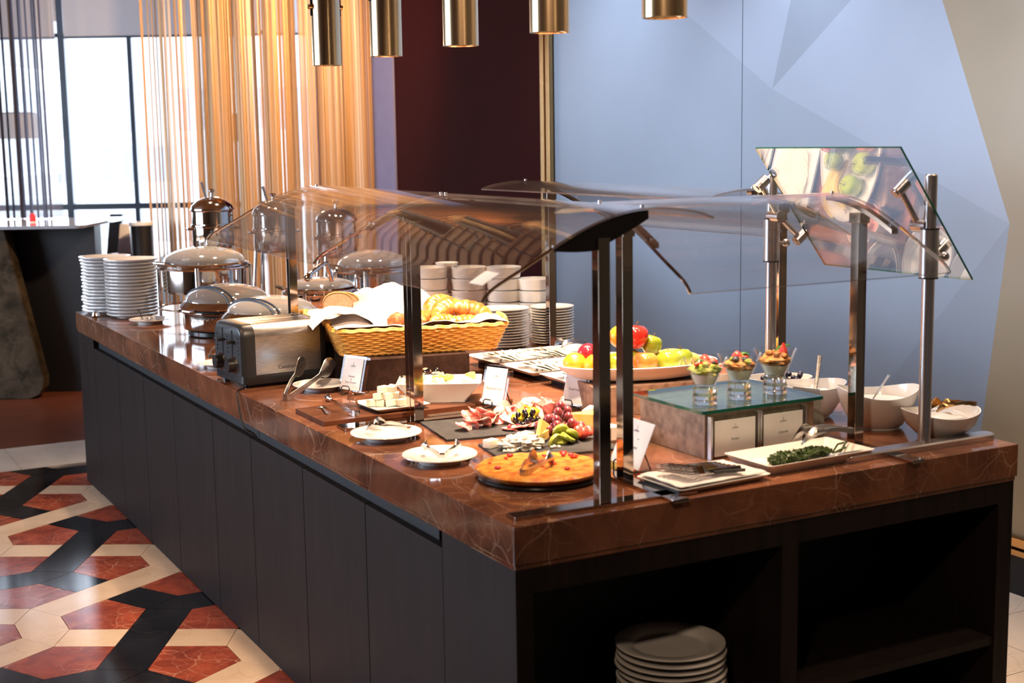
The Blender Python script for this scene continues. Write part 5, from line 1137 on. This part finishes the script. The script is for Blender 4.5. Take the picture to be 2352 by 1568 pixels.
parfait('parfait glass with berries and mint in the middle of the glass shelf',.903,.382,1,2)
parfait('parfait glass with granola and upright leaf at the right of the shelf',1.033,.392,2,3)
# ================================================================= RIGHT END BOWLS
rbowl('white swooping bowl with a spoon, beside the parfait riser',1.335,.600,ZT,.100,.100,'china',.55,1.08,1,-.4,.006)
o=obj('yogurt_fill',G().lathe([(.06,0),(.084,.02),(.084,.026),(.001,.028)],32),'yogurt'); o.location=(1.335,.60,ZT+.045); tag(o,'white yogurt filling the bowl beside the parfait riser','yogurt')
rbowl('large white swooping bowl with a spoon, behind the silver pole',1.392,.375,ZT,.108,.108,'china',.55,1.08,1,-.5,.012)
o=obj('yogurt_fill',G().lathe([(.06,0),(.092,.02),(.092,.026),(.001,.028)],32),'yogurt'); o.location=(1.392,.375,ZT+.050); tag(o,'white yogurt filling the large bowl behind the silver pole','yogurt')
rbowl('wide shallow white bowl with tongs at the island corner',1.435,.175,ZT,.108,.075,'china',.5,1.0,.92,-.3,.007)
o=obj('cream_fill',G().ball((0,0,0),.075,24,14,(1,.9,.32),.25,3,5),'yogurt',smooth=60); o.location=(1.435,.175,ZT+.052); tag(o,'soft white cream heap in the wide corner bowl','cream')
def serve_spoon(label,p0,p1):
    t=thing('serving_spoon',label,'spoon',p0); d=Vector(p1)-Vector(p0); obj('handle',G().tube([(0,0,0),tuple(d)],[.0075,.0045],8,flat=.45),'steel',t); obj('bowl',G().ball(tuple(d*1.06),.018,12,7,(1,.7,.35)),'steel',t)
serve_spoon('steel spoon standing in the bowl beside the parfait riser',(1.425,.66,1.045),(1.365,.61,.948))
serve_spoon('steel spoon standing in the large bowl behind the silver pole',(1.395,.335,1.035),(1.365,.375,.950))
tongs('serving_tongs','bronze coloured tongs resting across the wide corner bowl',(1.510,.130,ZT+.088),((1.40,.19,ZT+.074),(1.41,.165,ZT+.074)),.012,.022,m_='bronze')
# ================================================================= GREENS TRAY
rectdish('serving_tray','long white rectangular tray of cooked greens near the edge',.925,.158,ZT,.355,.185,.026,.03,'china_warm',.020,'tray')
r=random.Random(14)
for i,(a,b,c_) in enumerate(((.845,.150,.024),(.885,.158,.026),(.925,.155,.028),(.965,.165,.026),(1.0,.160,.022))):
    o=obj('spinach_clump',G().ball((0,0,0),c_,26,16,(1,.8,.55),.6,5,i*3),'spinach',smooth=25); o.location=(a,b,ZT+.016); tag(o,'%s dark green clump of cooked spinach on the tray'%('leftmost','second','middle','fourth','rightmost')[i],'spinach','spinach clumps on the tray')
for i in range(10):
    a=.84+.018*i; pts=[(a+.03*q,.150+.02*math.sin(i*2+q),ZT+.022+.010*math.sin(q*2+i)) for q in range(4)]; o=obj('spinach_stalk',G().tube(pts,.0028,5),'spinach'); tag(o,'%s thin green stalk from the left over the spinach'%('first' if i==0 else ORD[i]),'stalk','spinach stalks')
tongs('serving_tongs','long steel tongs resting over the greens tray',(1.105,.165,ZT+.052),((.945,.215,ZT+.038),(.940,.170,ZT+.038)),.014,.022,m_='steel',arch=.02)
# ================================================================= CUTLERY PLATE
rectdish('cutlery_plate','white rectangular plate of cutlery beside the guard post',.590,.115,ZT,.285,.175,.016,.06,'china',.018,'plate')
cloth('folded white napkin under the cutlery',.590,.117,ZT+.006,.06,lambda x,y,u,v:(x,y,.008+.004*wr_(x,y,3,25)+.007*max(abs(x)/.13,abs(y)/.08)**4),.262,.160,40,30,'cutlery napkin')
for i in range(7):
    x0=.515+.004*i; y0=.165-.014*i
    t=thing('fork','%s polished fork from the napkin back edge in the nested row'%('first' if i==0 else ORD[i]),'fork',(x0,y0,ZT+.032+.001*i),-.18,'forks on the cutlery plate'); t.rotation_euler=(.85,0,-.18)
    obj('handle',G().tube([(0.03,0,0),(.08,0,.004),(.12,0,.002)],[.003,.003,.005],6,flat=.5),'chrome',t)
    obj('head',G().rings([[(x,-w2,z),(x,w2,z),(x,w2,z+.0016),(x,-w2,z+.0016)] for x,w2,z in ((.03,.003,0),(.02,.010,.003),(.005,.011,.004))]),'chrome',t,smooth=40)
    for j in range(4): obj('tine',G().tube([(.006,-.0095+j*.0063,.0048),(-.015,-.009+j*.006,.003),(-.028,-.0085+j*.0057,.007)],.0014,5),'chrome',t)
for i in range(8):
    y0=.180-.0135*i; x0=.575+.002*i
    t=thing('knife','%s grey handled knife from the back of the row on the plate'%('first' if i==0 else ORD[i]),'knife',(x0,y0,ZT+.024),-.18,'knives on the cutlery plate')
    obj('handle',G().rings([rr(.085,.010,.004,2,0,.05,0),rr(.085,.010,.004,2,.006,.05,0)]),'gray_plastic',t); obj('blade',G().rings([rr(.04,.008,.003,2,.001,-.012,0),rr(.04,.008,.003,2,.003,-.012,0)]),'steel',t)
